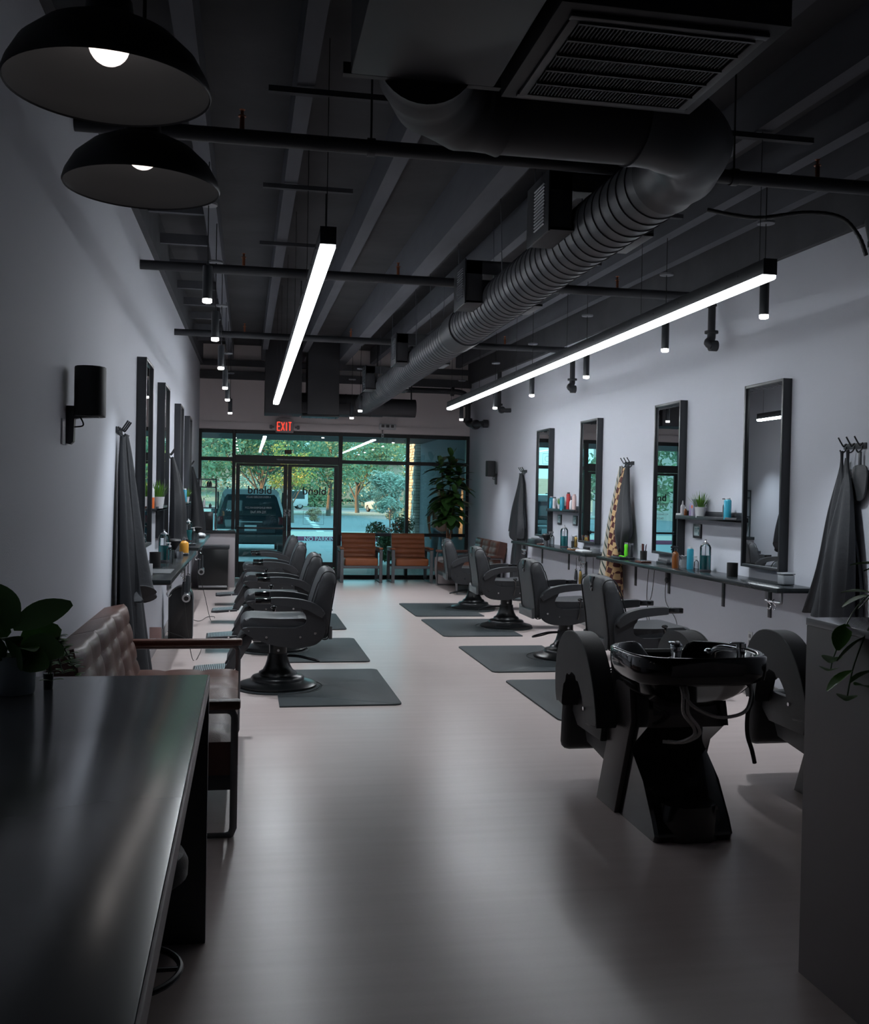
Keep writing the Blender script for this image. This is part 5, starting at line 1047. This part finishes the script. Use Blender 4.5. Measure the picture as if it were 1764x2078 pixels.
tree(3.25, 22.2, 1.12, .55, 'red-flowering low shrub just outside the window between the chairs', F2, 5200, .040, seed=82, trunk=.02, zb=.0, grp='low flowering shrub', name='shrub', z0=-.02)
b = B(); rnd = random.Random(9)
for k in range(26): b.sph((rnd.uniform(-.50, .1)*(1 if k % 3 else -.6), rnd.uniform(-.3, .1), rnd.uniform(.72, .98)), .016, 6, 4)
o = obj('red_blossoms', b, mat('red_blossom', (.75, .12, .08), .5), loc=(3.25, 22.15, 0)); tag(o, 'scattered red blossoms on the low shrub outside', 'flowers'); o['kind'] = 'stuff'
tree(4.05, 61, 1.0, .5, 'round dry brown shrub in the middle of the parking lot island', lf('dry_brown_foliage', (.34, .25, .15), (.46, .34, .2)), 1500, .05, seed=83, trunk=.03, zb=.0, grp='dry shrub', name='shrub')
for i, (x, y, h) in enumerate(((-13, 36, 7), (-18, 46, 8), (-11, 50, 7.5), (-21, 60, 8))): tree(x, y, h, 3.8, 'leafy tree left of the parked car, seen only in the wall mirrors, '+['nearest', 'second', 'third', 'farthest'][i], [F1, F2, F1, F2][i], 2600, .20, seed=90+i, trunk=.18, zb=.2, grp='trees reflected in the mirrors')
# far building
t = thing('distant_house', 'beige building with teal awnings far behind the trees', 'building', (-1, 150, 3)); obj('wall', B().box(0, 0, 4, 16, 6, 9), mat('beige_render', (.55, .48, .42), .9), t)
for k in range(4):
    w = obj('window', B().box(-5+k*3.2, -3.02, 6.6, 1.6, .1, 1.6), mat('house_window', (.06, .09, .10), .2), t); obj('awning', B().box(-5+k*3.2, -3.3, 7.7, 2.2, .7, .3, rot=(.4, 0, 0)), mat('teal_awning', (.03, .25, .22), .6), w)
obj('roof', B().box(0, 0, 8.7, 17, 7, .5), mat('roof_tile', (.20, .12, .09), .9), t)
t = thing('sunlit_building', 'low sunlit building glimpsed through the right door', 'building', (12.5, 122.5, 1.2)); obj('wall', B().box(0, 0, 2, 12, 5, 4.4), mat('sunlit_render', (.62, .45, .36), .9), t); obj('roof', B().box(0, 0, 4.3, 13, 6, .4), MT['roof_tile'], t); obj('window', B().box(-2, -2.52, 2.2, 2.2, .1, 1.4).box(2.5, -2.52, 2.2, 2.2, .1, 1.4), MT['house_window'], t)
t = thing('added_shade_building', 'long unseen building added left of the lot so its roof line shades the ground', 'building', (-30, 55, -.1)); obj('wall', B().box(0, 0, 3.4, 8, 84, 6.8), MT['beige_render'], t); obj('roof', B().box(0, 0, 6.85, 8.2, 84.2, .2), MT['roof_tile'], t)  # added out of view to shade the lot and the column foot
# vehicles
def vehicle(name, lab, loc, rz, m, L=4.4, Wd=1.84, H=1.72, plate=True, boxy=True):
    t = thing(name, lab, 'car', loc, rz)     # rear faces local -y
    w = Wd/2
    def sec(y, hw, z0, zw, zt_, tw): return [(-hw*.96, y, z0), (-hw, y, z0+.15), (-hw, y, zw-.06), (-hw*.97, y, zw), (-tw, y, zt_-.08), (-tw*.9, y, zt_), (tw*.9, y, zt_), (tw, y, zt_-.08), (hw*.97, y, zw), (hw, y, zw-.06), (hw, y, z0+.15), (hw*.96, y, z0)]
    R = [sec(.0, w*.95, .38, 1.0, H-.16, w*.74), sec(.10, w, .32, 1.02, H-.03, w*.80), sec(.9, w, .30, 1.02, H, w*.82), sec(2.2, w, .30, 1.02, H-.02, w*.80), sec(3.0, w, .30, 1.0, 1.08, w*.84), sec(L-.2, w*.97, .32, .92, .98, w*.84), sec(L, w*.85, .40, .80, .86, w*.72)]
    b = B(); b.rings(R); bd = obj('car_body', b, m, t, ang=25)
    gl = mat('car_window_glass', (.012, .02, .024), .05); CT = mat('car_trim', (.03,.03,.032), .5)
    obj('rear_window', B().prism([(-w*.72, 1.06), (w*.72, 1.06), (w*.64, H-.20), (-w*.64, H-.20)], -.012, .03, 'y', .004), gl, t)
    for s in (-1, 1):
        obj('side_window', B().prism([(.35, 1.06), (2.35, 1.06), (2.0, H-.12), (.40, H-.10)], s*w*.93-.03, s*w*.93+.01, 'x'), gl, t)
        obj('tail_lamp', B().box(s*w*.86, -.01, .93, .14, .06, .20, .01), mat('tail_lamp_red', (.06, .008, .012), .2), t)
        for y in (.85, L-.85): wh = obj('wheel', B().cyl((s*w*.80, y, .34), (s*w*.99, y, .34), .34, seg=24), CORD, t); obj('wheel_hub', B().cyl((s*w*.985, y, .34), (s*w*1.0, y, .34), .20, seg=18), STEEL, wh)
        obj('wing_mirror', B().box(s*(w+.09), 2.35, 1.12, .18, .08, .13, .02), m, t)
    obj('bumper', B().box(0, .0, .46, Wd*.97, .20, .22, .03), CT, t); obj('roof_rail', B().box(-w*.68, 1.2, H+.02, .03, 1.9, .03).box(w*.68, 1.2, H+.02, .03, 1.9, .03), CT, t)
    if plate:
        obj('tailgate_panel', B().prism([(-.62, .62), (.62, .62), (.66, .96), (-.66, .96)], -.022, .03, 'y', .01), m, t)
        obj('tailgate_trim', B().box(0, -.02, .90, .60, .02, .025), STEEL, t); obj('licence_plate', B().box(0, -.035, .74, .31, .012, .155, .004), mat('plate_grey', (.32,.36,.38), .5), t); obj('wiper', B().bar((0, -.02, 1.09), (.34, -.02, 1.22), .012, .012), CT, t)
        obj('script_badge', B().tube(spl([(-.62, -.02, 1.18), (-.59, -.02, 1.22), (-.57, -.02, 1.16), (-.54, -.02, 1.20), (-.51, -.02, 1.16), (-.48, -.02, 1.20), (-.44, -.02, 1.17)], 3), .006, 5), STEEL, t)
    return t
vehicle('parked_suv', 'dark blue SUV parked with its rear to the door, close outside', (.12, 26.4, -.09), 0, mat('dark_blue_car_paint', (.006, .014, .020), .22, coat=.7, croughness=.05), H=1.76, Wd=1.78)
vehicle('parked_car', 'pale car far across the parking lot seen through the right window', (13.9, 97, -.1), .35, mat('silver_car_paint', (.42, .50, .54), .3, coat=.5), plate=False, H=1.5)
vehicle('parked_van', 'light van far away behind the shrubs seen through the right door', (6.3, 108, -.05), PI/2+.1, mat('white_car_paint', (.6, .62, .63), .35), plate=False, H=2.0)
# person outside
def person(lab, loc, rz):
    t = thing('person', lab, 'person', loc, rz)
    def skin(name, V, E, Rr, m, sub=2, parent=t):
        me = bpy.data.meshes.new(name); me.from_pydata(V, E, []); o = bpy.data.objects.new(name, me); COL.objects.link(o)
        md = o.modifiers.new('s', 'SKIN'); 
        for i, r in enumerate(Rr): me.skin_vertices[0].data[i].radius = r if isinstance(r, tuple) else (r, r)
        me.skin_vertices[0].data[0].use_root = True
        o.modifiers.new('u', 'SUBSURF').levels = sub
        dg = bpy.context.evaluated_depsgraph_get(); dg.update(); m2 = bpy.data.meshes.new_from_object(o.evaluated_get(dg)); bpy.data.objects.remove(o)
        for p in m2.polygons: p.use_smooth = True
        m2.materials.clear(); m2.materials.append(m); q = bpy.data.objects.new(name, m2); COL.objects.link(q); q.parent = parent; return q
    SK = mat('skin', (.42, .25, .18), .5); V = []; E = []; Rr = []
    def add(p, r, par=None):
        V.append(p); Rr.append(r)
        if par is not None: E.append((par, len(V)-1))
        return len(V)-1
    pel = add((0, 0, .96), (.15, .10)); ch = add((0, .01, 1.16), (.14, .095), pel); sh = add((0, .0, 1.38), (.16, .09), ch); nk = add((0, 0, 1.50), .052, sh); hd0 = add((0, -.01, 1.58), (.062, .072), nk); hd = add((0, -.015, 1.66), (.073, .090), hd0); add((0, -.01, 1.745), (.055, .068), hd)
    for s in (-1, 1):
        hip = add((s*.09, 0, .88), .085, pel); kn = add((s*.10, -.02-.04*s, .49), .055, hip); an = add((s*.10, .03-.05*s, .10), .036, kn); toe = add((s*.11, -.10-.05*s, .04), (.04, .025), an)
        s1 = add((s*.17, 0, 1.40), .052, sh); el = add((s*.235, .02, 1.13), .040, s1); wr = add((s*.25, -.06, .89), .026, el); pm = add((s*.25, -.08, .82), (.018, .036), wr)
        for k, (dy, L) in enumerate(((-.032, .062), (-.011, .072), (.010, .068), (.030, .052))):
            a = add((s*.252, -.085+dy*1.0, .785), .0085, pm); c = add((s*.246, -.092+dy*1.1, .785-L*.5), .008, a); add((s*.236, -.10+dy*1.1, .785-L), .007, c)
        th = add((s*.238, -.115, .83), .010, wr); add((s*.228, -.135, .79), .009, th)
    body = skin('body', V, E, Rr, SK)
    # face
    f = B().sph((.028, -.098, 1.665), .011, 8, 6).sph((-.028, -.098, 1.665), .011, 8, 6); obj('eye', f, mat('eye_white', (.6,.6,.6), .3), t); obj('nose', B().sph((0, -.112, 1.64), (.012, .018, .022), 8, 6), SK, t); obj('mouth', B().sph((0, -.098, 1.60), (.024, .008, .006), 8, 6), mat('lip', (.35,.12,.10), .5), t)
    for s in (-1, 1): obj('ear', B().sph((s*.078, .0, 1.65), (.010, .022, .032), 8, 6), SK, t)
    obj('hair', B().sph((0, .018, 1.70), (.086, .10, .082), 16, 10), mat('dark_hair', (.02,.014,.01), .6), t)
    V, E, Rr = [], [], []; p = add((0, 0, .98), (.165, .115))
    for s in (-1, 1): h = add((s*.095, 0, .86), .100, p); k = add((s*.10, -.02-.04*s, .49), .072, h); add((s*.10, .02-.05*s, .14), .062, k); 
    skin('jeans', V, E, Rr, mat('light_blue_denim', (.16, .34, .44), .8, nscale=20, namt=.2))
    V, E, Rr = [], [], []; p = add((0, 0, 1.0), (.165, .112)); c = add((0, .01, 1.2), (.16, .11), p); q = add((0, 0, 1.40), (.165, .10), c)
    for s in (-1, 1): a = add((s*.18, 0, 1.40), .070, q); e = add((s*.235, .02, 1.15), .055, a)
    skin('shirt', V, E, Rr, mat('pale_blue_shirt', (.30, .42, .48), .8))
    for s in (-1, 1): obj('shoe', B().box(s*.11, -.06-.05*s, .045, .095, .27, .085, .03, seg=3), WHT, t)
    return t
person('person in light blue jeans and pale shirt standing outside, half hidden by the potted tree', (3.77, 19.75, -.01), .3)
